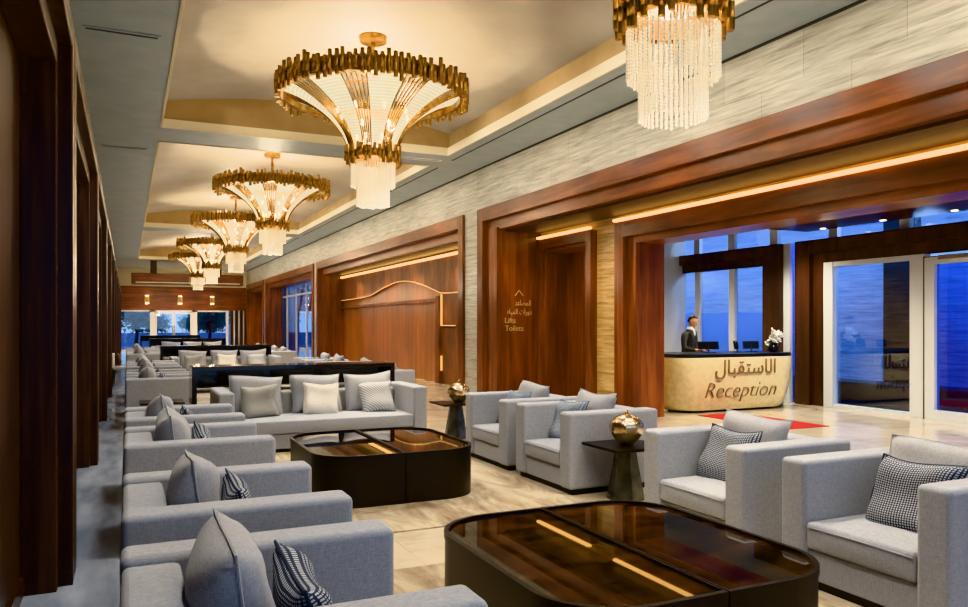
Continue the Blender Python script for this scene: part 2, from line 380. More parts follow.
def strip(bm, pts, xa, xb, ztop):
    a = [[bm.verts.new((x, y, z)) for (y, z) in pts] for x in (xa, xb)]; c = [[bm.verts.new((x, y, ztop)) for (y, z) in pts] for x in (xa, xb)]
    for i in range(len(pts)-1):
        bm.faces.new((a[0][i], a[0][i+1], c[0][i+1], c[0][i])); bm.faces.new((a[0][i], a[0][i+1], a[1][i+1], a[1][i]))
strip(bm, wp, XB-.10, XB, 3.5); obj('upper_panel', bm, 'wood_carved', wt)
bm = bmesh.new(); tube(bm, [(XB-.105, y, z) for y, z in wp], .012, 6); obj('curved_highlight_line', bm, 'soft_glow', wt)  # glow put into the trim for a highlight along the curve
obj('lintel', boxes([(XB-.12, XB, 19.45, 30.2, 2.2, 2.30)], .01), 'wood_carved', wt)
obj('post', boxes([(XB-.14, XB, 19.3, 19.55, 0, 2.36)], .01), 'wood_carved', wt)
obj('side_panel', boxes([(XB-.06, XB, 16.0, 19.3, 0, 2.42)], .01), 'wood_carved', wt)
for (y0, y1, z0, z1) in ((19.22, 19.26, 1.55, 2.4), (18.3, 19.2, 1.55, 1.57), (19.22, 19.26, .35, .75)):
    obj('niche_light', boxes([(XB-.10, XB-.06, y0, y1, z0, z1)]), 'soft_glow', wt)
for z in (.0,):
    obj('dividing_strip', boxes([(XB-.08, XB-.06, 16.0, 19.2, 1.5, 1.53)]), 'wood_dark', wt)
# cove strips (lamps above inner frames)
st('trim_20', boxes([(XB-.16, XB-.10, 16.3, 29.7, 3.38, 3.44)]), 'cove')
# --- portal C inner wall
st('wall_inner', boxes([(7.9, 8.38, 10.8, 12.2, 0, 3.9), (7.9, 8.38, 13.82, 15.2, 0, 3.9), (7.9, 8.38, 12.2, 13.82, 3.1, 3.9), (8.38, 8.5, 10.96, 15.2, 0, 3.9), (7.9, 8.38, -4, .6, 0, 3.9), (7.9, 8.38, .6, 10.8, 3.1, 3.9)]), 'travertine_warm_lit')
def frame_in(idx, y0, y1, zt, xf, xm, xb, w, w2, dark2='wood_v'):
    t = thing('trim_%d' % idx, None, None, kind='structure')
    obj('jamb', boxes([(xf, xm, y1-w, y1, 0, zt)], .006), 'wood_v', t); obj('jamb', boxes([(xf, xm, y0, y0+w, 0, zt)], .006), 'wood_v', t)
    obj('head', boxes([(xf, xm, y0+w, y1-w, zt-w, zt)], .006), 'wood_y', t)
    obj('inner_jamb', boxes([(xf+.1, xb, y1-w-w2, y1-w, 0, zt-w)], .004), 'wood_v', t); obj('inner_jamb', boxes([(xf+.1, xb, y0+w, y0+w+w2, 0, zt-w)], .004), 'wood_v', t)
    obj('inner_head', boxes([(xf+.1, xb, y0+w+w2, y1-w-w2, zt-w-w2*.55, zt-w)], .004), 'wood_y', t)
    return t
frame_in(21, .3, 11.22, 3.36, 7.70, 7.95, 8.40, .27, .22)
frame_in(22, 11.97, 14.1, 3.33, 7.70, 7.95, 8.37, .20, .12)
# lift lobby door recess
st('door_1', boxes([(8.3, 8.37, 12.2, 13.82, 0, 3.1)], .004), 'wood_v')
# recessed wood panel with writing is the far reveal of the portal
st('trim_23', boxes([(7.66, 7.74, .4, 11.2, 3.372, 3.412), (7.66, 7.74, 12.0, 13.95, 3.345, 3.385)]), 'cove')
st('wall_upper', boxes([(7.8, 7.9, -3, 14.6, 3.36, 3.9), (7.84, 7.9, 11.1, 12.1, 0, 3.4)]), 'travertine_warm_lit')
st('trim_24', boxes([(6.98, 7.82, -2.8, 14.4, 3.48, 3.6)]), 'wood_soffit')
st('trim_25', boxes([(6.98, XB, 16, 29.9, 3.50, 3.6)]), 'wood_left')
st('wall_panel', boxes([(6.79, 7.9, 14.02, 14.42, 0, 3.56)], .004), 'wood_v')
# portal D: glass to outside; portal E closed timber
wn1 = thing('window_1', None, None, kind='structure')
obj('glass', boxes([(XIN+.04, XIN+.06, 30.9, 42.5, 0, 3.9)]), 'glass_side', wn1)
for y in (31.4, 33.8, 36.2, 38.6, 41): obj('mullion', boxes([(XIN, XIN+.1, y-.06, y+.06, 0, 3.9)]), 'white_frame', wn1)
obj('transom', boxes([(XIN, XIN+.1, 31, 42.4, 3.0, 3.08)]), 'white_frame', wn1)
for k in range(3):
    bm = bmesh.new(); y = 34.4+2.4*k
    tube(bm, [(XIN+.5, y, 0), (XIN+.5, y+1.4, 1.7), (XIN+.5, y, 3.6)], .05); tag(obj('steel_brace', bm, 'black'), 'black diagonal steel brace standing outside the blue side window, %s' % ('nearest of three', 'middle of three', 'farthest of three')[k], 'brace', 'steel braces outside the side window')
st('wall_end', boxes([(XIN, XIN+.1, 42.9, 50, 0, 3.9)]), 'wood_v')

# --- left timber wall
st('wall_left', boxes([(-1.0, XL, -4, 50, 0, ZC)]), 'wood_left')
y = 1.15; k = 30
while y < 49:
    y1 = min(y+4.4, 49.9)
    t = thing('trim_%d' % k, None, None, kind='structure')
    jb = [(XL, -.30, y, y+.16, 0, 3.46), (XL, -.30, y1-.22, y1-.05, 0, 3.46), (XL, -.38, y+.16, y+.26, 0, 3.3), (XL, -.38, y1-.32, y1-.22, 0, 3.3)]
    for q in jb: obj('jamb', boxes([q], .008), 'wood_left', t)
    obj('head', boxes([(XL, -.30, y+.16, y1-.22, 3.3, 3.46)], .008), 'wood_left', t)
    obj('inner_head', boxes([(XL, -.38, y+.26, y1-.32, 3.16, 3.3)], .008), 'wood_left', t)
    y = y1; k += 1
st('baseboard_left', boxes([(XL, XL+.02, -4, 50, 0, .12)]), 'wood_dark')

# --- far wall
st('wall_far', boxes([(-1, 7.9, 50, 50.3, 2.43, 3.85), (-1, -.48, 50, 50.3, 0, 2.43), (6.6, 7.9, 50, 50.3, 0, 2.43)]), 'wood_x')
st('wall_far', boxes([(-1, 7.9, 50, 50.3, 3.85, 5.9)]), 'cream_lip')
wf = thing('window_2', None, None, kind='structure')
for x0, x1 in ((-.48, -.38), (1.24, 1.52), (3.59, 3.88), (5.56, 5.7)): obj('mullion', boxes([(x0, x1, 49.9, 50.1, 0, 2.43)]), 'white_frame', wf)
obj('top_rail', boxes([(-.38, 5.56, 49.9, 50.1, 2.33, 2.43)]), 'white_frame', wf)
obj('bottom_rail', boxes([(-.38, 5.56, 49.9, 50.1, 0, .1)]), 'white_frame', wf)
obj('glass', boxes([(-.4, 5.6, 49.99, 50.01, .1, 2.4)]), 'glass_clear', wf)
df = thing('door_2', None, None, kind='structure')
for x0 in (1.53, 2.56):
    l = obj('leaf', boxes([(x0, x0+.09, 49.92, 49.98, 0, 2.3), (x0+.93, x0+1.02, 49.92, 49.98, 0, 2.3), (x0+.09, x0+.93, 49.92, 49.98, 2.2, 2.3), (x0+.09, x0+.93, 49.92, 49.98, 0, .14)]), 'white_frame', df)
    obj('handle', boxes([(2.49 if x0 < 2 else 2.6, 2.52 if x0 < 2 else 2.63, 49.86, 49.92, .8, 1.5)]), 'black', l)
for x0 in (5.8, 6.08, 6.36):
    tag(obj('timber_fin', boxes([(x0, x0+.14, 49.5, 49.95, 0, 2.43)], .01), 'wood_dark'), 'dark vertical timber fin at right of the far windows, %s' % {5.8: 'next to the glass', 6.08: 'middle one', 6.36: 'nearest the right wall'}[x0], 'fin', 'timber fins beside the far windows')
    st('trim_%d' % int(50+x0*10), boxes([(x0+.16, x0+.24, 49.6, 49.95, 0, 2.43)]), 'white_frame')
for i, x in enumerate((1.08, 2.91, 4.74)):
    t = thing('wall_sconce', 'small %s box sconce on the far timber wall, %s of three' % ('brass', ('left', 'middle', 'right')[i]), 'wall lamp', (x, 50, 3.05), group='sconces on the far timber wall')
    obj('back_plate', boxes([(-.11, .11, -.03, 0, -.28, .28)], .005), 'bronze', t)
    obj('shade', boxes([(-.13, .13, -.24, -.03, -.2, .2)], .01), 'bronze', t)
    obj('lamp', boxes([(-.09, .09, -.22, -.05, -.24, -.2), (-.09, .09, -.22, -.05, .2, .23)]), 'downlight', t)
# suspended timber beam
t = thing('trim_60', None, None, kind='structure')
obj('beam', boxes([(.2, 5.7, 43.2, 44.1, 3.66, 4.22)], .01), 'wood_x', t)
for x in (1.1, 4.3): obj('post', boxes([(x, x+.3, 43.4, 43.8, 4.22, ZC)]), 'wood_dark', t)
obj('light_strip', boxes([(.4, 5.5, 43.12, 43.2, 3.72, 3.77)]), 'cream_lip', t)

# --- reception lobby
st('wall_north', boxes([(8.3, 12.4, 15, 15.2, 0, 3.9)]), 'white_wall')
st('ceiling', boxes([(8.2, 12.5, -1, 15.2, 3.65, 3.8)]), 'soffit')
st('trim_61', boxes([(10.6, 11.95, 3, 10.9, 3.38, 3.65)], .01), 'wood_dark')
XE = 12.3
plain('ext_gap', (.03, .03, .03), .6)
def eastportal(idx, y0, y1, zt, hd, jw, left=True):
    t = thing('trim_%d' % idx, None, None, kind='structure')
    q = [(XE-.12, XE+.1, y0, y0+jw*.55, 0, zt), (XE-.02, XE+.12, y0+jw*.55, y0+jw, 0, zt-hd*.55)]
    if left: q += [(XE-.12, XE+.1, y1-jw*.55, y1, 0, zt), (XE-.02, XE+.12, y1-jw, y1-jw*.55, 0, zt-hd*.55)]
    for r in q: obj('jamb', boxes([r], .006), 'wood_dark', t)
    e1 = y1-jw*.55 if left else y1; e2 = y1-jw if left else y1
    obj('head', boxes([(XE-.12, XE+.1, y0+jw*.55, e1, zt-hd*.55, zt)], .006), 'wood_dark', t)
    obj('inner_head', boxes([(XE-.02, XE+.12, y0+jw, e2, zt-hd, zt-hd*.55)], .006), 'wood_dark', t)
eastportal(62, 11.81, 14.99, 3.25, .42, .58, left=False)
eastportal(63, 3.4, 11.42, 3.25, .46, .66)
st('wall_east', boxes([(XE, XE+.15, -1, 3.4, 0, 3.65)]), 'white_wall')
w3 = thing('window_3', None, None, kind='structure')
obj('glass', boxes([(XE+.09, XE+.1, 12.3, 15, 0, 2.86)]), 'glass_blue', w3)
obj('frosted_film', boxes([(XE+.085, XE+.088, 12.4, 15, 0, 1.85)]), 'film', w3)
for y in (14.5, 13.35): obj('mullion', boxes([(XE+.02, XE+.12, y-.09, y+.09, 0, 2.86)]), 'white_frame', w3)
w4 = thing('window_4', None, None, kind='structure')
obj('glass', boxes([(XE+.06, XE+.07, 3.4, 15, 3.25, 3.65)]), 'glass_blue', w4)
for y in (14.5, 13.35, 12.1, 10.6, 9.1, 7.6, 6.1, 4.6): obj('mullion', boxes([(XE, XE+.1, y-.1, y+.1, 3.25, 3.65)]), 'white_frame', w4)
w5 = thing('window_5', None, None, kind='structure')
obj('glass', boxes([(XE+.05, XE+.06, 11.42, 11.81, 0, 3.25)]), 'glass_deep', w5)
obj('mullion', boxes([(XE-.02, XE+.08, 11.64, 11.81, 0, 3.25)]), 'white_frame', w5)
w6 = thing('window_6', None, None, kind='structure')
obj('glass', boxes([(XE+.05, XE+.06, 8.7, 10.7, .06, 2.75)]), 'glass_blue', w6)
for a, b_ in ((10.56, 10.77), (8.68, 8.96)): obj('frame_post', boxes([(XE-.06, XE+.1, a, b_, 0, 2.79)], .005), 'white_frame', w6)
obj('top_rail', boxes([(XE-.04, XE+.1, 8.96, 10.56, 2.70, 2.79)]), 'white_frame', w6)
obj('bottom_rail', boxes([(XE-.04, XE+.1, 8.96, 10.56, 0, .07)]), 'white_frame', w6)
st('trim_65', boxes([(XE-.085, XE-.05, 8.672, 8.69, 0, 2.74), (XE-.085, XE-.05, 7.0, 8.68, 2.72, 2.735)]), 'ext_gap')
d3 = thing('door_3', None, None, kind='structure')
obj('frame', boxes([(XE-.08, XE+.06, 8.5, 8.68, 0, 2.72), (XE-.08, XE+.06, 7.0, 7.18, 0, 2.72), (XE-.08, XE+.06, 7.18, 8.5, 2.6, 2.72), (XE-.08, XE+.06, 7.18, 8.5, 0, .16)], .004), 'white_frame', d3)
obj('glass', boxes([(XE-.01, XE, 7.15, 8.52, .1, 2.62)]), 'glass_deep', d3)
obj('door_closer', boxes([(XE-.14, XE-.08, 7.6, 8.4, 2.66, 2.74)], .01), 'steel', d3)
obj('handle', boxes([(XE-.16, XE-.12, 7.22, 7.26, .7, 1.5)], .01), 'steel', d3)
w7 = thing('window_7', None, None, kind='structure')
obj('glass', boxes([(XE+.05, XE+.06, 4, 7.0, .06, 2.75)]), 'glass_blue', w7)
for a, b_ in ((6.8, 7.0), (4.06, 4.3)): obj('frame_post', boxes([(XE-.06, XE+.1, a, b_, 0, 2.79)]), 'white_frame', w7)
# downlights in lobby
for i, (x, y) in enumerate(((11.76, 10.35), (11.76, 9.1), (11.76, 7.84))):
    t = thing('recessed_downlight', 'small recessed downlight in the dark lobby ceiling strip, %s from the desk' % ('first', 'second', 'third')[i], 'ceiling light', (x, y, 3.38))
    bm = bmesh.new(); lathe(bm, [(.05, -.004), (.075, -.008), (.08, 0)], 20, cap=False); obj('trim_ring', bm, 'steel', t)
    bm = bmesh.new(); lathe(bm, [(.05, -.005), (.05, 0)], 20); obj('lens', bm, 'downlight', t)
# outside beyond the lobby
st('ground', boxes([(12.7, 60, -40, 50, -.2, -.06), (-40, 60, 50.3, 140, -.3, -.12), (7.9, 12.7, 15.2, 50.3, -.2, -.06)]), 'ground')
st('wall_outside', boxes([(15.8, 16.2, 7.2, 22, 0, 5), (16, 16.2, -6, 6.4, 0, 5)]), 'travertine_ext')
plain('ext_dark', (.006, .010, .02), .4)
tag(obj('outdoor_column', boxes([(14.4, 14.6, 10.42, 11.15, -.06, 4.8)], .02), 'ext_dark'), 'dark square column standing outside behind the lobby window', 'column')
tag(obj('bench_plinth', boxes([(13.4, 14.1, 8.0, 15.4, -.06, .42)], .03), 'ext_dark'), 'long low dark plinth outside the lobby glass', 'bench')

# ------------------------------------------------------------------ armchairs
def armchair():
    t = thing('armchair', 'x', 'armchair')
    hw, hd = .555, .51
    for s in (-1, 1):
        y0, y1 = (s*hw, s*(hw-.195)) if s < 0 else (hw-.195, hw)
        obj('armrest', rbox(-hd, hd, min(y0, y1), max(y0, y1), 0.05, .768, .032, 5), 'fabric', t, smooth=60, wn=True)
    obj('backrest', rbox(-hd+.005, -hd+.20, -hw+.193, hw-.193, .05, .74, .05, 4, crown=(.015, 0, .012)), 'fabric', t, smooth=60, wn=True)
    obj('seat_base', rbox(-.3, hd-.03, -hw+.193, hw-.193, .05, .235, .012, 2), 'fabric', t, smooth=60, wn=True)
    c = obj('seat_cushion', rbox(-.3, hd-.008, -hw+.198, hw-.198, .24, .40, .035, 4, crown=(.012, 0, .03)), 'fabric', t, smooth=60, wn=True)
    bm = bmesh.new(); xf = hd-.004; w = hw-.21
    tube(bm, [(xf, -w, .372), (xf+.006, 0, .378), (xf, w, .372)], .005, 5); obj('piping', bm, 'fabric', c)
    obj('plinth', boxes([(-hd+.03, hd-.05, -hw+.03, hw-.03, 0, .05)]), 'plinth', t)
    return t
PILM = {}
def pillow_mesh(w, h, t, mat, n=16, seed=0, wr=.012):
    key = (w, h, t, mat, seed)
    if key in PILM: return PILM[key]
    rnd = random.Random(seed); ph = [rnd.uniform(0, 6.28) for _ in range(6)]
    bm = bmesh.new(); uvl = bm.loops.layers.uv.new('UVMap'); uvs = {}
    def P(i, j, s):
        u, v = -1+2*i/n, -1+2*j/n
        y = u*w/2*(1-.07*(1-v*v)); z = v*h/2*(1-.07*(1-u*u))
        k = (max(0, 1-u**4)*max(0, 1-v**4))**.55
        x = s*t/2*k
        x += k*wr*(math.sin(3.1*u+ph[0]+2*v)*.6+math.sin(5*v*u+ph[1])*.6+math.sin(4*v+ph[2]))
        rr = abs(u)*abs(v); x += s*k*wr*.7*math.sin(9*math.atan2(v, u+.01)+ph[3])*rr
        y += .01*math.sin(3*v+ph[4]); z += .012*math.sin(2.5*u+ph[5])
        return (x, y, z)
    G = {}
    for s in (-1, 1):
        for i in range(n+1):
            for j in range(n+1):
                edge = i in (0, n) or j in (0, n)
                key2 = (i, j, 0 if edge else s)
                if key2 not in G:
                    G[key2] = bm.verts.new(P(i, j, 0 if edge else s))
                    uvs[G[key2]] = (i/n, j/n)
        for i in range(n):
            for j in range(n):
                q = [(i, j), (i+1, j), (i+1, j+1), (i, j+1)]
                vs = [G[(a, b_, 0 if (a in (0, n) or b_ in (0, n)) else s)] for a, b_ in q]
                if s < 0: vs.reverse()
                f = bm.faces.new(vs); f.smooth = True
                for lp in f.loops: lp[uvl].uv = uvs[lp.vert]
    me = bpy.data.meshes.new('pillow'); bm.to_mesh(me); bm.free(); me.materials.append(MATS[mat])
    bm = bmesh.new(); pts = []
    for i in range(n): pts.append(P(i, 0, 0))
    for j in range(n): pts.append(P(n, j, 0))
    for i in range(n, 0, -1): pts.append(P(i, n, 0))
    for j in range(n, -1, -1): pts.append(P(0, j, 0))
    tube(bm, pts, .006, 5, cap=False); mp = bpy.data.meshes.new('piping'); bm.to_mesh(mp); bm.free(); mp.materials.append(MATS[mat])
    PILM[key] = (me, mp); return PILM[key]
def pillow(base, rz, lx, ly, lz, w, h, t, mat, label, group, tilt=.25, roll=0, seed=0, yaw=0, name='cushion'):
    me, mp = pillow_mesh(w, h, t, mat, seed=seed)
    c, s = math.cos(rz), math.sin(rz)
    o = bpy.data.objects.new(name, me); C.objects.link(o)
    o.location = (base[0]+lx*c-ly*s, base[1]+lx*s+ly*c, base[2]+lz); o.rotation_euler = (roll, -tilt, rz+yaw)
    tag(o, label, 'cushion', group)
    p = bpy.data.objects.new('piping', mp); C.objects.link(p); p.parent = o
    return o
proto = armchair()
ORD = ['nearest', 'second', 'third', 'fourth']
LEFT = [2.65, 4.20, 6.34, 7.95]; RIGHT = [3.06, 4.48, 6.71, 8.04]; SH = 10.7
LPX, RPX = .487, 4.24
where = ['in the front seating group', 'behind the first long dark console', 'behind the second long dark console']
first = True
wshort = ['front group', 'second group', 'farthest group']
for g in range(3):
    for row, ys, x, rz in (('left', LEFT, LPX, 0), ('right', RIGHT, RPX, PI)):
        for i, y in enumerate(ys):
            yy = y+g*SH
            if first: ch = proto; first = False
            else: ch = copy_tree(proto)
            ch.location = (x, yy, 0); ch.rotation_euler = (0, 0, rz)
            lab = 'light grey cube armchair, %s in the %s row, %s' % (ORD[i], row, where[g])
            if g == 0 and row == 'left': lab = {0: 'light grey cube armchair at bottom left, nearest of the left row', 1: 'light grey cube armchair second from the front along the left wall', 2: 'light grey cube armchair third from the front along the left wall', 3: 'light grey cube armchair at the far end of the front left row'}[i]
            if g == 0 and row == 'right': lab = {0: 'light grey cube armchair at the right edge, beside the nearer coffee table', 1: 'light grey cube armchair between the side table and the rightmost armchair', 2: 'light grey cube armchair just behind the nearer gold vase and side table', 3: 'light grey cube armchair in front of the lift sign, farthest right front one'}[i]
            tag(ch, lab, 'armchair', 'grey cube armchairs, %s row %s' % (row, where[g]))
            r = random.Random(g*20+i+(10 if row == 'right' else 0))
            lf = row == 'left'
            pillow((x, yy, 0), rz, -.165 if lf else -.14, 0 if lf else (.03, -.05, -.08, -.08)[i], .665 if lf else .645, .60 if lf else .68, .54 if lf else .52, .25 if lf else .20, 'fabric_pillow', 'plain grey back cushion on the %s %s-row armchair, %s' % (ORD[i], row, wshort[g]), 'grey back cushions of the armchairs', tilt=.13 if lf else .26, roll=r.uniform(-.05, .05), seed=i % 3)
            pat = 'hound' if not (g == 0 and row == 'right' and i in (2, 3)) else ('hound_light' if i == 2 else 'fabric_blue')
            nm = {'hound': 'small dark and white dogtooth cushion', 'hound_light': 'small pale grey cushion', 'fabric_blue': 'small slate grey cushion'}[pat]
            pillow((x, yy, 0), rz, .07 if lf else .09, -.03 if lf else (.04, -.06, -.18, -.06)[i], .585, .46 if lf else .53, .43 if lf else .46, .16, pat, '%s on the %s %s-row armchair, %s' % (nm, ORD[i], row, wshort[g]), 'small patterned cushions on the armchairs', tilt=.30 if lf else .38, roll=r.uniform(-.12, .12), seed=5+i % 2)
# ------------------------------------------------------------------ sofas and consoles
def sofa():
    t = thing('sofa', 'x', 'sofa'); hw, hd = 1.33, .525
    for s in (-1, 1):
        a, b_ = sorted((s*hw, s*(hw-.19)))
        obj('armrest', rbox(-hd, hd, a, b_, .05, .768, .032, 5), 'fabric', t, smooth=60, wn=True)
    obj('backrest', rbox(-hd+.005, -hd+.24, -hw+.188, hw-.188, .05, .70, .045, 4, crown=(.012, 0, .01)), 'fabric_beige', t, smooth=60, wn=True)  # shade on the sofa back put into its darker beige colour
    obj('seat_base', rbox(-.3, hd-.02, -hw+.188, hw-.188, .05, .235, .012, 2), 'fabric', t, smooth=60, wn=True)
    c = obj('seat_cushion', rbox(-.3, hd-.004, -hw+.195, hw-.195, .24, .40, .04, 4, crown=(.012, 0, .025), cuts=11), 'fabric', t, smooth=60, wn=True)
    obj('plinth', boxes([(-hd+.03, hd-.05, -hw+.03, hw-.03, 0, .05)]), 'plinth', t)
    return t
sp = sofa()
def console():
    t = thing('console_table', 'x', 'console'); hw, d = 1.4, .27
    obj('top', boxes([(-hw, hw, -d, d, .975, 1.03)], .004), 'console_dark', t)
    for s in (-1, 1):
        a, b_ = sorted((s*hw, s*(hw-.06))); obj('side_panel', boxes([(a, b_, -d, d, 0, .975)], .004), 'console_dark', t)
    obj('back_panel', boxes([(-hw+.06, hw-.06, .05, .08, .74, .975)]), 'console_dark', t)
    obj('shelf', boxes([(-hw+.06, hw-.06, -.05, d-.02, .66, .69)], .003), 'fabric_blue', t)
    return t
cp = console()
for g in range(3):
    so = sp if g == 0 else copy_tree(sp); so.location = (2.32, 10.2+g*SH, 0); so.rotation_euler = (0, 0, -PI/2)
    tag(so, ['long light grey three-cushion sofa facing us, in front of the first dark console', 'long light grey sofa in the second seating group, before the middle console', 'long light grey sofa in the farthest seating group'][g], 'sofa', 'long grey sofas across the hall')
    co = cp if g == 0 else copy_tree(cp); co.location = (2.18, 11.12+g*SH, 0)
    tag(co, ['long dark lacquered console behind the nearest grey sofa', 'long dark lacquered console behind the second sofa', 'long dark lacquered console behind the farthest sofa'][g], 'console', 'long dark consoles behind the sofas')
    nm = ['nearest sofa', 'second sofa', 'farthest sofa'][g]
    base = (2.32, 10.2+g*SH, 0)
    for k, wx in enumerate((1.53, 2.31, 3.04)):
        pillow(base, -PI/2, -.17, wx-2.32, .655, .68, .54, .20, 'fabric_pillow', 'large plain grey back cushion on the %s, %s' % (nm, ('left', 'middle', 'right')[k]), 'large back cushions on the sofas', tilt=.22, roll=(-.03, .02, .05)[k], seed=k)
    for k, (wx, mt, nn) in enumerate(((1.54, 'fabric_beige', 'small beige cushion at left on the'), (2.33, 'fabric_white', 'small off-white cushion in the middle of the'), (3.09, 'stripe', 'small striped grey cushion at right on the'))):
        pillow(base, -PI/2, .05, wx-2.32, .60, .47, .44, .15, mt, nn+' '+nm, 'small accent cushions on the sofas', tilt=.30, roll=(.02, -.03, .08)[k], seed=5+k)
t = copy_tree(cp); t.location = (2.0, 42.2, 0); tag(t, 'dark long counter in front of the far windows', 'console')

# ------------------------------------------------------------------ coffee tables
def half_outline(s, hw, hh, r, inset=0):
    pts = []; gx = .004+inset*.4; x1 = hw-inset; y1 = hh-inset; rr = r-inset
    pts.append((gx, -y1))
    for k in range(13):
        a = -PI/2+PI/2*k/12; pts.append((x1-rr+rr*math.cos(a), -y1+rr+rr*math.sin(a)))
    for k in range(13):
        a = PI/2*k/12; pts.append((x1-rr+rr*math.cos(a), y1-rr+rr*math.sin(a)))
    pts.append((gx, y1))
    return [(s*x, y) for x, y in pts]
def prism(bm, pts, z0, z1):
    a = [bm.verts.new((x, y, z0)) for x, y in pts]; b_ = [bm.verts.new((x, y, z1)) for x, y in pts]; n = len(pts)
    for i in range(n): bm.faces.new((a[i], a[(i+1) % n], b_[(i+1) % n], b_[i]))
    bm.faces.new(a[::-1]); bm.faces.new(b_)
def ring_prism(bm, po, pi_, z0, z1):
    n = len(po); V = [[bm.verts.new((x, y, z)) for x, y in p] for p in (po, pi_) for z in (z0, z1)]
    oo0, oo1, ii0, ii1 = V
    for i in range(n):
        j = (i+1) % n
        bm.faces.new((oo0[i], oo0[j], oo1[j], oo1[i])); bm.faces.new((ii0[j], ii0[i], ii1[i], ii1[j])); bm.faces.new((oo1[i], oo1[j], ii1[j], ii1[i])); bm.faces.new((oo0[j], oo0[i], ii0[i], ii0[j]))
def coffee():
    t = thing('coffee_table', 'x', 'coffee table'); hw, hh, r, zt = .765, .83, .38, .45
    for s in (-1, 1):
        bm = bmesh.new(); prism(bm, half_outline(s, hw-.004, hh-.004, r), 0, zt-.035); b_ = obj('body', bm, 'table_dark', t, smooth=30)
        bm = bmesh.new(); ring_prism(bm, half_outline(s, hw, hh, r), half_outline(s, hw, hh, r, .028), zt-.035, zt); obj('rim', bm, 'table_dark', b_, smooth=30)
        bm = bmesh.new(); prism(bm, half_outline(s, hw, hh, r, .028), zt-.035, zt-.014); obj('glass_top', bm, 'table_top', b_)
    return t
ct = coffee(); ct.location = (2.325, 3.36, .012); tag(ct, 'rounded dark lacquer coffee table with glossy marble top, nearest, reflecting the chandelier', 'coffee table', 'rounded dark coffee tables')
c2 = copy_tree(ct); c2.location = (2.24, 7.3, .012); tag(c2, 'rounded dark lacquer coffee table with centre seam, in front of the sofa', 'coffee table', 'rounded dark coffee tables')
# rugs
tag(obj('rug', boxes([(1.08, 3.66, .3, 4.76, 0, .012)]), 'rug'), 'mottled beige and brown rug under the nearer coffee table', 'rug', 'mottled rugs')
tag(obj('rug', boxes([(1.08, 3.66, 5.63, 9.72, 0, .012)]), 'rug'), 'mottled beige and brown rug in front of the sofa', 'rug', 'mottled rugs')
# side tables with gold vases
def side_table():
    t = thing('side_table', 'x', 'side table')
    obj('table_top', boxes([(-.29, .29, -.29, .29, .475, .5)], .004), 'table_dark', t)
    bm = bmesh.new(); n = 6
    r0 = [bm.verts.new((.175*math.cos(2*PI*k/n+.3), .175*math.sin(2*PI*k/n+.3), 0)) for k in range(n)]; r1 = [bm.verts.new((.09*math.cos(2*PI*k/n+.3), .09*math.sin(2*PI*k/n+.3), .475)) for k in range(n)]
    for k in range(n): bm.faces.new((r0[k], r0[(k+1) % n], r1[(k+1) % n], r1[k]))
    bm.faces.new(r0[::-1]); bm.faces.new(r1); obj('pedestal', bm, 'pedestal', t)
    return t
sdt = side_table(); sdt.location = (4.14, 5.85, 0); tag(sdt, 'small dark side table with faceted tapering pedestal between the right armchairs', 'side table', 'faceted side tables')
for (x, y, lb) in ((4.2, 10.0, 'small dark faceted side table at the right end of the sofa'), (.45, 11.9, 'small dark faceted side table at the far end of the left armchairs')):
    q = copy_tree(sdt); q.location = (x, y, 0); tag(q, lb, 'side table', 'faceted side tables')
def vase():
    t = thing('gold_vase', 'x', 'vase')
    bm = bmesh.new(); pr = [(.055, 0), (.06, .005), (.085, .03), (.135, .09), (.158, .155), (.15, .2), (.115, .245), (.06, .27), (.03, .28), (.022, .283)]
    lathe(bm, pr, 40)
    for v in bm.verts:
        a = math.atan2(v.co.y, v.co.x); rr = 1+.025*math.cos(8*a)*min(1, math.hypot(v.co.x, v.co.y)/.15); v.co.x *= rr; v.co.y *= rr
    obj('bowl', bm, 'vase_gold', t, smooth=60)
    bm = bmesh.new(); tube(bm, [(0, 0, .275), (.004, 0, .30), (.012, .003, .32)], [.02, .013, .010], 8); obj('stem', bm, 'gold', t, smooth=60)
    return t
vs = vase(); vs.location = (4.13, 5.82, .5); tag(vs, 'round gold gourd-shaped vase on the side table between the right armchairs', 'vase', 'gold gourd vases')
v2 = copy_tree(vs); v2.location = (4.22, 9.95, .5); tag(v2, 'round gold gourd-shaped vase on the side table beyond the sofa end', 'vase', 'gold gourd vases')
# slim chair by left wall
t = thing('side_chair', 'pale slim chair with dark legs against the left wall', 'chair', (-.12, 22.3, 0))
obj('seat', rbox(-.22, .22, -.25, .25, .40, .50, .03, 3), 'fabric', t, smooth=60)
obj('backrest', rbox(-.24, -.17, -.25, .25, .45, .84, .03, 3), 'fabric_white', t, smooth=60, wn=True)
for sx in (-1, 1):
    for sy in (-1, 1):
        bm = bmesh.new(); tube(bm, [(sx*.19, sy*.21, .41), (sx*.22, sy*.24, 0)], [.02, .013], 8); obj('leg', bm, 'black', t)
pillow((-.12, 22.3, 0), 0, -.08, 0, .68, .34, .34, .12, 'brown_leather', 'small brown cushion on the slim chair by the left wall', None, tilt=.2)

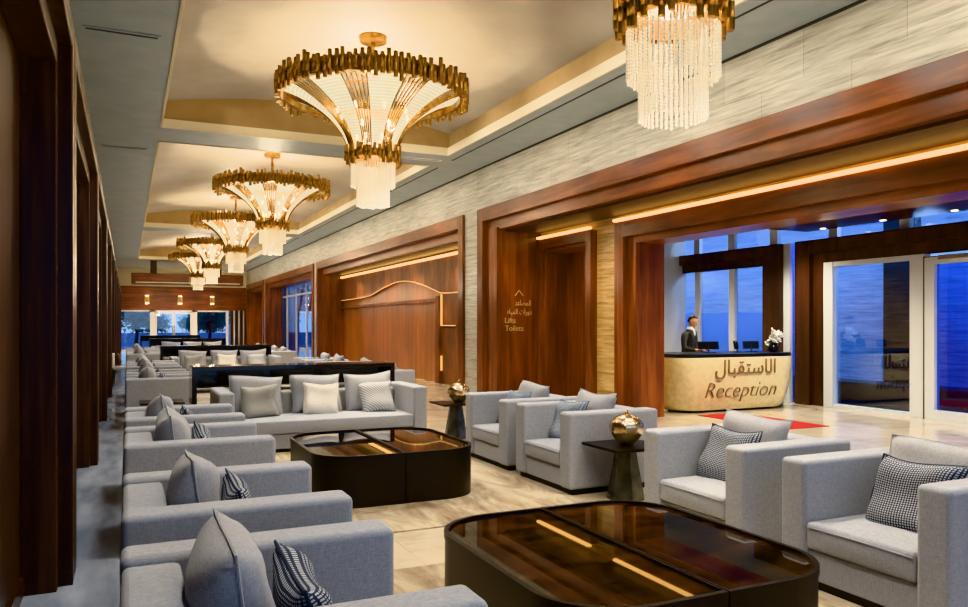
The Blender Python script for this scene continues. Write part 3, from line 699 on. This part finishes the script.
# ------------------------------------------------------------------ chandeliers
# ring radius 1.3; local z=0 at canopy top
def chandelier(detailed=True):
    t = thing('chandelier', 'x', 'chandelier')
    rnd = random.Random(3)
    bm = bmesh.new(); lathe(bm, [(.05, -.11), (.185, -.105), (.19, -.03), (.18, 0), (.05, 0)], 36); obj('canopy', bm, 'bronze', t, smooth=40)
    bm = bmesh.new(); lathe(bm, [(.03, -.62), (.03, -.1)], 12)
    for k in range(4):
        a = PI/4+k*PI/2; tube(bm, [(0, 0, -.62), (1.2*math.cos(a), 1.2*math.sin(a), -.72)], .012, 5)
    obj('stem', bm, 'bronze', t, smooth=40)
    Rr, zr = 1.25, -.80
    bm = bmesh.new(); lathe(bm, [(Rr-.04, zr-.10), (Rr+.015, zr-.10), (Rr+.015, zr+.10), (Rr-.04, zr+.10), (Rr-.04, zr-.10)], 72, cap=False)
    ring = obj('upper_ring', bm, 'bronze', t, smooth=40)
    def tubes(parent, R, zc, n, hmin, hmax, rt, joined):
        if joined:
            bm = bmesh.new()
            for k in range(n):
                a = 2*PI*k/n; h = rnd.uniform(hmin, hmax); dz = rnd.uniform(-.05, .05)*hmax*2; rr = R+(.022 if k % 2 else -.004)
                tube(bm, [(rr*math.cos(a), rr*math.sin(a), zc+dz-h/2), (rr*math.cos(a), rr*math.sin(a), zc+dz+h/2)], rt, 5)
            obj('tubes', bm, 'bronze', parent, smooth=40)
        else:
            ms = []
            for q in range(4):
                bm = bmesh.new(); h = hmin+(hmax-hmin)*q/3; pr = []
                for z in (0, .25, .27, .29, .6, .62, .64, 1): pr.append((rt*(1.18 if z in (.27, .62) else 1), (z-.5)*h))
                lathe(bm, pr, 8); me = bpy.data.meshes.new('tube'); bm.to_mesh(me); bm.free(); me.materials.append(MATS['bronze'])
                for p in me.polygons: p.use_smooth = len(p.vertices) == 4
                ms.append(me)
            for k in range(n):
                a = 2*PI*k/n; rr = R+(.024 if k % 2 else -.004)
                o = bpy.data.objects.new('tube', ms[rnd.randrange(4)]); C.objects.link(o); o.parent = parent; o.location = (rr*math.cos(a), rr*math.sin(a), zc+rnd.uniform(-.05, .05)*hmax*2)
    tubes(ring, Rr+.03, zr, 100, .22, .36, .029, not detailed)
    # flare profile from collar up to ring
    prof = [(.33, -1.66), (.36, -1.54), (.42, -1.40), (.52, -1.26), (.66, -1.12), (.84, -.99), (1.04, -.88), (1.25, -.80)]
    npan = 8; pr = smoothpts(prof, 3)
    pan = 2*PI/npan
    for k in range(npan):
        a0 = k*pan+.12; wa = pan*.60
        bm = bmesh.new(); uvl = bm.loops.layers.uv.new('UVMap'); m_ = 6; G = []
        for i, (r, z) in enumerate(pr):
            G.append([bm.verts.new(((r-.004)*math.cos(a0+wa*j/m_), (r-.004)*math.sin(a0+wa*j/m_), z+.0)) for j in range(m_+1)])
        for i in range(len(pr)-1):
            for j in range(m_):
                f = bm.faces.new((G[i][j], G[i][j+1], G[i+1][j+1], G[i+1][j])); f.smooth = True
                for lp, (a_, b_) in zip(f.loops, ((i, j), (i, j+1), (i+1, j+1), (i+1, j))): lp[uvl].uv = (b_/m_*.5, a_/len(pr))
        me = bpy.data.meshes.new('glass_panel'); bm.to_mesh(me); bm.free(); me.materials.append(MATS['panel_glass'])
        o = bpy.data.objects.new('glass_panel', me); C.objects.link(o); o.parent = t
    bm = bmesh.new(); tube(bm, [(r, 0, z) for r, z in pr], .0095, 6); rm = bpy.data.meshes.new('rod'); bm.to_mesh(rm); bm.free(); rm.materials.append(MATS['gold'])
    for p in rm.polygons: p.use_smooth = True
    for k in range(npan):
        for q in range(6):
            a = k*pan+.12+pan*.60+(pan*.40)*q/5 if q < 6 else 0
            o = bpy.data.objects.new('rod', rm); C.objects.link(o); o.parent = t; o.rotation_euler = (0, 0, a)
    # collar
    bm = bmesh.new(); lathe(bm, [(.30, -1.74), (.33, -1.74), (.33, -1.60), (.30, -1.60), (.30, -1.74)], 40, cap=False); col = obj('lower_collar', bm, 'bronze', t, smooth=40)
    tubes(col, .345, -1.68, 36, .18, .28, .024, not detailed)
    # crystal tiers: strands of beads, hung close
    for R, z0, z1, n in ((.30, -1.78, -2.12, 52), (.22, -1.80, -2.38, 40)):
        bm = bmesh.new()
        for k in range(n):
            a = 2*PI*k/n; x, y = R*math.cos(a), R*math.sin(a); L_ = z1+rnd.uniform(-.012, .012); m_ = int((z0-L_)/.022)
            pts, rs = [], []
            for i in range(m_*2+1): pts.append((x, y, z0+(L_-z0)*i/(m_*2))); rs.append(.0105 if i % 2 else .005)
            tube(bm, pts, rs, 5)
        o = obj('crystal_strands', bm, 'crystal', t); o['kind'] = 'stuff'
    # bulbs
    bm = bmesh.new(); ell(bm, (0, 0, 0), (.022, .022, .05), 10, 8); bmh = bpy.data.meshes.new('bulb'); bm.to_mesh(bmh); bm.free(); bmh.materials.append(MATS['bulb'])
    for k, (r, z) in enumerate([(.22, -1.45)]*6+[(.5, -1.1)]*8):
        a = 2*PI*k/(6 if k < 6 else 8)+.5; o = bpy.data.objects.new('bulb', bmh); C.objects.link(o); o.parent = t; o.location = (r*math.cos(a), r*math.sin(a), z)
    return t
CY = [3.85, 10.35, 18.5, 25.2, 32.8, 39.4]
lab = ['gold tube chandelier at top right, only its collar and crystal drop in frame', 'large gold tube trumpet chandelier, nearest complete one', 'gold tube trumpet chandelier, second complete one from the front', 'gold tube trumpet chandelier, third complete one from the front', 'gold tube trumpet chandelier, second from the far end', 'smallest-looking gold trumpet chandelier, farthest down the hall']
cd = chandelier(True); cf = chandelier(False)
for i, y in enumerate(CY):
    c = (cd if i == 0 else copy_tree(cd)) if i < 3 else (cf if i == 3 else copy_tree(cf))
    c.location = (3.1, y, 5.615); c.rotation_euler = (0, 0, .3*i)
    if i == 0:
        first_ch = c
    tag(c, lab[i], 'chandelier', 'gold trumpet chandeliers along the ceiling')
first_ch.location = (3.28, 4.1, 5.33)
for q in first_ch.children:
    if q.name.startswith('canopy'): q.location.z = .27
    if q.name.startswith('stem'): q.location.z = .2; q.scale.z = 1.25


# ------------------------------------------------------------------ signs and writing
def text(name, s, size, loc, rot, mat, ext=.008, align='LEFT', shear=0, parent=None, label=None, width=None, bold=0):
    cu = bpy.data.curves.new(name, 'FONT'); cu.body = s; cu.size = size; cu.extrude = ext; cu.align_x = align; cu.shear = shear; cu.offset = bold
    o = bpy.data.objects.new(name, cu); C.objects.link(o); bpy.context.view_layer.update()
    me = bpy.data.meshes.new_from_object(o.evaluated_get(bpy.context.evaluated_depsgraph_get())); bpy.data.objects.remove(o)
    me.materials.clear(); me.materials.append(MATS[mat])
    xs = [v.co.x for v in me.vertices]; x0, x1 = min(xs), max(xs)
    if width:
        k = width/(x1-x0)
        for v in me.vertices: v.co.x = (v.co.x-x0)*k
    o = bpy.data.objects.new(name, me); C.objects.link(o); o.location = loc; o.rotation_euler = rot
    if parent: o.parent = parent
    return o
sg = thing('direction_sign', 'brass lettering with upward chevron for lifts and toilets on the timber reveal', 'sign', (0, 14.015, 0))
yv = 0
text('arabic_line', '\uFEAA\uFECB\uFE8E\uFEBC\uFEE4\uFEDF\uFE8D', .16, (7.20, yv, 1.98), (PI/2, 0, 0), 'sign_letter', .004, parent=sg, width=.36)
text('arabic_line', '\uFEE9\uFE8E\uFEF4\uFEE4\uFEDF\uFE8D \uFE95\uFE8D\uFEAD\uFEED\uFEA9', .16, (7.02, yv, 1.80), (PI/2, 0, 0), 'sign_letter', .004, parent=sg, width=.56)
text('english_line', 'Lifts', .16, (6.97, yv, 1.62), (PI/2, 0, 0), 'sign_letter', .004, parent=sg, width=.24)
text('english_line', 'Toilets', .16, (6.97, yv, 1.46), (PI/2, 0, 0), 'sign_letter', .004, parent=sg, width=.42)
bm = bmesh.new(); tube(bm, [(7.20, -.004, 2.18), (7.29, -.004, 2.29), (7.38, -.004, 2.18)], .012, 6); obj('chevron', bm, 'sign_letter', sg)

# ------------------------------------------------------------------ reception desk
dk = thing('reception_desk', 'curved cream-gold reception desk with black top and bilingual lettering', 'reception desk', (10.2, 11.32, 0))
def srect(hx, hy, r, n=10):
    pts = []
    for cx, cy, a0 in ((hx-r, -hy+r, -PI/2), (hx-r, hy-r, 0), (-hx+r, hy-r, PI/2), (-hx+r, -hy+r, PI)):
        for k in range(n+1):
            a = a0+PI/2*k/n; pts.append((cx+r*math.cos(a), cy+r*math.sin(a)))
    return pts
def loft(bm, secs):
    rings = [[bm.verts.new((x, y, z)) for x, y in pts] for pts, z in secs]; n = len(rings[0])
    for a, b_ in zip(rings, rings[1:]):
        for k in range(n): bm.faces.new((a[k], a[(k+1) % n], b_[(k+1) % n], b_[k]))
    bm.faces.new(rings[0][::-1]); bm.faces.new(rings[-1])
prof = [(.04, .20), (.06, .17), (.15, .12), (.3, .075), (.5, .035), (.7, .01), (.85, 0), (.96, 0), (1.0, .012)]
bm = bmesh.new(); loft(bm, [(srect(1.45-i, .62-i, .52-i*.6), z) for z, i in prof]); obj('body', bm, 'desk_gold', dk, smooth=50)
bm = bmesh.new(); loft(bm, [(srect(1.45-.30, .62-.28, .3), 0), (srect(1.45-.28, .62-.26, .32), .045)]); obj('toe_kick', bm, 'black', dk)
bm = bmesh.new(); loft(bm, [(srect(1.44, .61, .51), 1.0), (srect(1.44, .61, .51), 1.06)]); obj('counter_top', bm, 'black', dk, smooth=50)
AR = '\uFEDD\uFE8E\uFE92\uFED8\uFE98\uFEB3\uFE8E\uFEDF\uFE8D'
text('arabic_lettering', AR, .37, (-.70, -.630, .70), (PI/2+.03, 0, 0), 'letter', .008, parent=dk, width=1.42)
text('english_lettering', 'Reception', .42, (-.87, -.55, .275), (PI/2+.20, 0, 0), 'letter', .012, parent=dk, width=1.66, shear=.2, bold=-.011)
tag(obj('red_mat', boxes([(9.05, 9.96, 8.64, 10.62, 0, .008)]), 'red'), 'bright red floor mat before the reception desk', 'mat')
# desk items
def monitor(x, y, z, w, h, rz, label, small=False):
    t = thing('monitor', label, 'monitor', (x, y, z), rz)
    obj('screen', boxes([(-w/2, w/2, -.012, .012, .06, .06+h)], .004), 'screen', t, rot=(-.18, 0, 0))
    bm = bmesh.new(); tube(bm, [(0, .0, .005), (0, .02, .14)], .012, 8); obj('stand', bm, 'black', t)
    obj('base', boxes([(-w*.28, w*.28, -.07, .07, 0, .012)], .003), 'black', t)
monitor(9.98, 11.42, 1.06, .42, .15, -.25, 'wide black monitor in front of the receptionist')
monitor(10.66, 11.40, 1.06, .20, .16, .5, 'small tilted black card reader screen at the desk centre')
monitor(11.02, 11.40, 1.06, .34, .15, -.2, 'black monitor beside the white flowers')
# flowers
fl = thing('flower_vase', 'round dark vase of white blooms at the right end of the desk', 'flowers', (11.33, 11.15, 1.06))
bm = bmesh.new(); lathe(bm, [(.05, 0), (.09, .03), (.10, .09), (.07, .15), (.05, .17)], 24); obj('vase', bm, 'screen', fl, smooth=60)
rnd = random.Random(4); bm = bmesh.new(); tips = []
for k in range(16):
    a = rnd.uniform(0, 6.28); r = rnd.uniform(0, .15); z = rnd.uniform(.2, .42)-r*.5; tips.append((r*math.cos(a), r*math.sin(a), z)); tube(bm, [(0, 0, .1), (r*.4*math.cos(a), r*.4*math.sin(a), z*.7), tips[-1]], .004, 4)
obj('stems', bm, 'stemg', fl)
bm = bmesh.new()
for k in range(6):
    a = k*PI/3; ell(bm, (.03*math.cos(a), .03*math.sin(a), .012), (.032, .02, .008), 8, 6, Matrix.Rotation(a, 4, 'Z') @ Matrix.Rotation(-.5, 4, 'Y'))
ell(bm, (0, 0, .015), (.012, .012, .012), 8, 6)
bl = bpy.data.meshes.new('bloom'); bm.to_mesh(bl); bm.free(); bl.materials.append(MATS['petal'])
for p in tips:
    o = bpy.data.objects.new('bloom', bl); C.objects.link(o); o.parent = fl; o.location = p; o.rotation_euler = (rnd.uniform(-.9, .9), rnd.uniform(-.9, .9), rnd.uniform(0, 6)); o.scale = (1.25,)*3
bm = bmesh.new()
for k in range(8):
    a = rnd.uniform(0, 6.28); ell(bm, (.09*math.cos(a), .09*math.sin(a), .2), (.06, .02, .004), 8, 4, Matrix.Rotation(a, 4, 'Z') @ Matrix.Rotation(-.6, 4, 'Y'))
obj('leaves', bm, 'leaf', fl)

# ------------------------------------------------------------------ the receptionist
def skin_mesh(verts, edges, radii, root, sub=2):
    me = bpy.data.meshes.new('sk'); me.from_pydata(verts, edges, []); o = bpy.data.objects.new('sk', me); C.objects.link(o)
    o.modifiers.new('s', 'SKIN'); md = o.modifiers.new('u', 'SUBSURF'); md.levels = md.render_levels = sub
    for i, r in enumerate(radii):
        sv = me.skin_vertices[0].data[i]; sv.radius = r if isinstance(r, tuple) else (r, r); sv.use_root = (i == root)
    bpy.context.view_layer.update()
    out = bpy.data.meshes.new_from_object(o.evaluated_get(bpy.context.evaluated_depsgraph_get())); bpy.data.objects.remove(o); return out
# local frame: +x = forward, +y = his left, z up
def person():
    t = thing('person', 'man in a dark grey suit, white shirt and tie looking down behind the reception desk', 'person', (10.12, 12.16, 0), -1.15)
    V, E_, R_ = [], [], []
    def add(p, r, par=None):
        V.append(p); R_.append(r); i = len(V)-1
        if par is not None: E_.append((par, i))
        return i
    pel = add((0, 0, .95), (.15, .12)); w = add((.0, 0, 1.10), (.135, .11), pel); ch = add((.01, 0, 1.30), (.155, .125), w); nb = add((.02, 0, 1.43), (.08, .07), ch); nk = add((.045, 0, 1.52), .052, nb); hb = add((.065, 0, 1.58), .05, nk)
    J = {}
    for s in (-1, 1):
        sh = add((.0, s*.165, 1.385), .05, nb); el = add((.03, s*.25, 1.13), .045, sh); wr = add((.25, s*.17, 1.09), .027, el); pm = add((.32, s*.155, 1.095), (.038, .018), wr)
        J[s] = (sh, el, wr)
        for q, (dy, ln) in enumerate(((-.03, .06), (-.011, .072), (.010, .067), (.029, .052))):
            f1 = add((.355, s*.155+dy, 1.10), .0095, pm); f2 = add((.355+ln*.55, s*.155+dy*1.2, 1.098), .0085, f1); add((.355+ln, s*.155+dy*1.2, 1.082), .0075, f2)
        t1 = add((.30, s*.155-s*.04, 1.095), .0105, pm); add((.335, s*.155-s*.062, 1.087), .009, t1)
        hp = add((0, s*.095, .90), .085, pel); kn = add((.02, s*.10, .50), .055, hp); an = add((.0, s*.10, .09), .038, kn); add((.12, s*.11, .04), .035, an)
    body = skin_mesh(V, E_, R_, 0)
    bm = bmesh.new(); bm.from_mesh(body)
    H = Matrix.Translation((.085, 0, 1.655)) @ Matrix.Rotation(.42, 4, 'Y')
    def loc(p): return H @ Vector(p)
    vs = ell(bm, (0, 0, 0), (.095, .077, .122), 24, 18)
    for v in vs:
        c = v.co.copy()
        if c.z < 0: k = 1+c.z*2.0; c.y *= max(.6, k)
        if c.z < -.02 and c.x > 0: c.x *= 1-.0*c.z
        if c.z < 0 and c.x < 0: c.x *= max(.45, 1+c.z*4)
        # brow / eye hollows
        if c.x > .06 and .0 < c.z < .03 and .015 < abs(c.y) < .05: c.x -= .008
        v.co = H @ c
    def part_ell(c, r): ell(bm, loc(c), r, 12, 8, H.to_3x3().to_4x4())
    part_ell((.100, 0, -.02), (.017, .012, .028)); part_ell((.106, 0, -.036), (.014, .016, .011))
    for s in (-1, 1): part_ell((.0, s*.078, -.005), (.02, .008, .032)); part_ell((.075, s*.03, .03), (.018, .022, .007))
    part_ell((.07, 0, -.095), (.022, .03, .018))
    for f in bm.faces:
        c = f.calc_center_median()
        if c.z < 1.50 and c.x < .235: f.material_index = 1
    bo = obj('body', bm, ['skin', 'suit'], t, smooth=180)
    bm = bmesh.new()
    for s in (-1, 1): ell(bm, loc((.086, s*.03, .012)), (.008, .012, .006), 8, 6)
    obj('eyes', bm, 'eye', t)
    bm = bmesh.new(); ell(bm, loc((.091, 0, -.066)), (.008, .024, .006), 10, 6); obj('mouth', bm, 'lip', t)
    bm = bmesh.new(); vs = ell(bm, (0, 0, 0), (.104, .085, .130), 24, 18); kill = []
    for v in vs:
        if (v.co.z < .075 and v.co.x > .0) or v.co.z < -.05 or (v.co.x > -.02 and v.co.z < .02): kill.append(v)
    bmesh.ops.delete(bm, geom=kill, context='VERTS')
    for v in bm.verts: v.co = H @ (v.co+Vector((-.004, 0, .003)))
    h = obj('hair', bm, 'hair', t, smooth=180); md = h.modifiers.new('s', 'SOLIDIFY'); md.thickness = .008
    # jacket
    bm = bmesh.new()
    def chain(pts):
        V.clear(); E_.clear(); R_.clear(); p = None
        for c, r in pts: p = add(c, r, p)
        me = skin_mesh(V, E_, R_, 0); bm.from_mesh(me)
    chain([((0, 0, .80), (.175, .135)), ((0, 0, .98), (.165, .125)), ((0, 0, 1.12), (.155, .122)), ((.01, 0, 1.28), (.18, .135)), ((.01, 0, 1.39), (.15, .11)), ((.015, 0, 1.45), (.10, .09)), ((.02, 0, 1.50), (.085, .078))])
    for s in (-1, 1): chain([((.0, s*.10, 1.415), .07), ((.0, s*.185, 1.385), .080), ((.015, s*.235, 1.25), .066), ((.03, s*.26, 1.12), .060), ((.12, s*.22, 1.10), .054), ((.225, s*.18, 1.09), .045)])
    jm = bpy.data.meshes.new('jk'); bm.to_mesh(jm); bm.free(); jo = bpy.data.objects.new('jk', jm); C.objects.link(jo)
    rm_ = jo.modifiers.new('r', 'REMESH'); rm_.mode = 'VOXEL'; rm_.voxel_size = .014; sm_ = jo.modifiers.new('s', 'SMOOTH'); sm_.iterations = 6
    bpy.context.view_layer.update(); jm = bpy.data.meshes.new_from_object(jo.evaluated_get(bpy.context.evaluated_depsgraph_get())); bpy.data.objects.remove(jo)
    obj('jacket', jm, 'suit', t, smooth=180)
    V.clear(); E_.clear(); R_.clear()
    a = add((0, 0, .93), (.155, .125))
    for s in (-1, 1):
        hp = add((0, s*.095, .87), .095, a); kn = add((.02, s*.10, .50), .07, hp); add((.0, s*.10, .10), .058, kn)
    obj('trousers', skin_mesh(V, E_, R_, 0), 'suit', t, smooth=180)
    bm = bmesh.new(); vv = [bm.verts.new(p) for p in ((.118, 0, 1.20), (.105, .06, 1.42), (.085, .055, 1.49), (.10, 0, 1.47), (.085, -.055, 1.49), (.105, -.06, 1.42))]
    for q in ((0, 1, 2, 3), (0, 3, 4, 5)): bm.faces.new([vv[i] for i in q])
    for v in bm.verts: v.co.x += .038
    o = obj('shirt', bm, 'shirt', t); md = o.modifiers.new('s', 'SOLIDIFY'); md.thickness = .012
    bm = bmesh.new(); lathe(bm, [(.080, 1.45), (.075, 1.50), (.066, 1.545)], 20, (.035, 0, 0), cap=False); obj('collar', bm, 'shirt', t, smooth=180)
    bm = bmesh.new(); tube(bm, [(.145, 0, 1.47), (.16, 0, 1.44), (.168, 0, 1.32), (.168, 0, 1.20)], [.014, .012, .02, .024], 6); obj('tie', bm, 'tie', t)
    for s in (-1, 1):
        bm = bmesh.new(); vs = ell(bm, (.07, s*.105, .045), (.14, .05, .05), 16, 10)
        for v in vs: v.co.z = max(0, v.co.z)
        obj('shoe', bm, 'leather', t, smooth=60)
    return t
person()

# ------------------------------------------------------------------ outside trees
def tree(x, y, h, cr, seed, label, trunk=.35):
    t = thing('tree', label, 'tree', (x, y, -.12)); r = random.Random(seed)
    bm = bmesh.new(); tube(bm, [(0, 0, 0), (.08, 0, h*.3), (0, .05, h*.6)], [.13, .1, .06], 7)
    for k in range(6):
        a = k*1.05; tube(bm, [(.05, 0, h*trunk), (cr*.35*math.cos(a), cr*.35*math.sin(a), h*.6), (cr*.7*math.cos(a), cr*.7*math.sin(a), h*.8)], [.06, .04, .02], 5)
    obj('trunk', bm, 'bark', t)
    bm = bmesh.new()
    for k in range(1500):
        a, b_, q = r.uniform(0, 6.28), math.acos(r.uniform(-1, 1)), r.random()**.45
        wob = 1+.25*math.sin(3*a)*math.sin(2*b_)
        p = Vector((cr*q*wob*math.sin(b_)*math.cos(a), cr*q*wob*math.sin(b_)*math.sin(a), h*.68+h*.36*q*math.cos(b_)*wob))
        d = Vector((r.uniform(-1, 1), r.uniform(-1, 1), r.uniform(-1, 1))).normalized()*r.uniform(.1, .2); e = d.orthogonal().normalized()*.07
        bm.faces.new([bm.verts.new(p-d), bm.verts.new(p+e), bm.verts.new(p+d), bm.verts.new(p-e)])
    o = obj('foliage', bm, 'foliage', t); o['kind'] = 'stuff'
tree(.5, 55, 3.6, 1.5, 1, 'leafy tree close outside the left pane of the far window')
tree(5.2, 57, 3.8, 1.4, 2, 'leafy tree outside the right pane of the far window')
tree(2.2, 75, 2.6, 1.4, 3, 'small distant tree left of the far door centre'); tree(6.0, 82, 2.6, 1.5, 4, 'small distant tree right of the far door centre'); tree(7.5, 78, 3, 1.6, 6, 'small distant tree at the right pane of the far window')
tree(13.5, 52, 4.2, 1.5, 5, 'tree outside the blue side window')
st('wall_garden', boxes([(-20, 40, 66, 66.3, -.12, .9)]), 'lowwall')
st('wall_annex', boxes([(6.9, 9, 52, 62, -.1, 4)]), 'lowwall')

# ------------------------------------------------------------------ lights
def lamp(kind, loc, energy, col, size=.1, rot=(0, 0, 0), **k):
    l = bpy.data.lights.new('lamp', kind); l.energy = energy; l.color = col
    if kind == 'AREA': l.shape = 'RECTANGLE'; l.size = size[0]; l.size_y = size[1]
    else: l.shadow_soft_size = size
    for a, b_ in k.items(): setattr(l, a, b_)
    o = bpy.data.objects.new('lamp', l); C.objects.link(o); o.location = loc; o.rotation_euler = rot; return o
WARM = (1, .70, .38)
for y in CY:
    lamp('POINT', (3.1 if y > 4 else 3.28, y, 5.02), 105, (1, .86, .62), .2); lamp('POINT', (3.1 if y > 4 else 3.28, y if y > 4 else 4.1, 4.40 if y > 4 else 4.15), 190, (1, .82, .58), .02)
    lamp('POINT', (3.1, y, 2.95) if y > 4 else (3.28, 4.1, 2.6), 60, (1, .84, .64), .06)
# added fill spots without fixtures near the vault edges, washing the seats
for g in range(3):
    for yy in (2.0, 5.4, 8.8, 12.0):
        lamp('SPOT', (1.3, yy+g*14.5, 5.25), 330, (1, .94, .86), .35, (0, 0, 0), spot_size=2.1, spot_blend=1)
        lamp('SPOT', (4.7, yy+g*14.5, 5.25), 360, (1, .94, .86), .35, (0, 0, 0), spot_size=2.1, spot_blend=1)
for x in (1.5, 4.5): lamp('SPOT', (x, 45.5, 4.8), 1500, (1, .8, .55), .3, (.35, 0, 0), spot_size=2.2, spot_blend=1)  # added fill spots brightening the far timber wall
# wash on the stone frieze
for yy in range(0, 49, 2): lamp('SPOT', (4.6, yy, 4.84), 75, (1, .95, .85), .5, (0, -1.15, 0), spot_size=2.3, spot_blend=1)
# alcoves
for yy in (18, 21, 24, 27): lamp('SPOT', (7.25, yy, 3.45), 130, (1, .72, .38), .1, (0, .12, 0), spot_size=2.2, spot_blend=1)
for yy in (13.1, 11.4, 8, 4): lamp('SPOT', (7.3, yy, 3.45), 60, (1, .72, .38), .1, (0, .2, 0), spot_size=2.2, spot_blend=1)
# lobby
for (x, y) in ((9.8, 9.0), (10.6, 6.5), (10, 13.2), (9.4, 3.6), (11.2, 11)):
    lamp('SPOT', (x, y, 3.3 if x > 10.5 else 3.6), 300, (1, .90, .72), .12, (0, 0, 0), spot_size=2.5, spot_blend=.8)
lamp('SPOT', (9.9, 8.7, 3.5), 420, (1, .86, .60), .1, (.75, 0, 0), spot_size=1.2, spot_blend=.8)
# added outdoor blue fill lamps, brightening what shows through the lobby glass
for (x, y, z, e) in ((13.6, 9.6, 3.6, 420), (13.6, 13.5, 3.6, 420), (13.6, 5.5, 3.6, 320), (13.6, 17.0, 3.6, 500), (14.2, 20, 3, 400)):
    lamp('POINT', (x, y, z), e*.42, (.60, .74, .95), .3)
# world: dusk blue
w = bpy.data.worlds.new('World'); S.world = w; w.use_nodes = True; nt = w.node_tree; bg = nt.nodes['Background']
tc = nt.nodes.new('ShaderNodeTexCoord'); sp_ = nt.nodes.new('ShaderNodeSeparateXYZ'); L(nt, tc.outputs['Generated'], sp_.inputs[0])
r = ramp(nt, [(.45, (.12, .2, .35)), (.5, (.62, .80, 1)), (.56, (.45, .66, 1)), (.8, (.16, .30, .75))])
mr = N(nt, 'ShaderNodeMapRange'); mr.inputs[1].default_value = -1; mr.inputs[2].default_value = 1; L(nt, sp_.outputs[2], mr.inputs[0]); L(nt, mr.outputs[0], r.inputs[0])
L(nt, r.outputs[0], bg.inputs[0]); bg.inputs[1].default_value = 1.6

# ------------------------------------------------------------------ camera
cam = bpy.data.cameras.new('camera'); co = bpy.data.objects.new('camera', cam); C.objects.link(co)
co.location = (0, 0, 1.6); co.rotation_euler = (PI/2, 0, -math.atan(357/770)); cam.sensor_width = 36; cam.lens = 770/968*36; cam.shift_y = 20.5/968; cam.clip_start = .05; cam.clip_end = 500
S.camera = co
S.view_settings.view_transform = 'Khronos PBR Neutral'; S.view_settings.exposure = 0.28; S.view_settings.gamma = .93
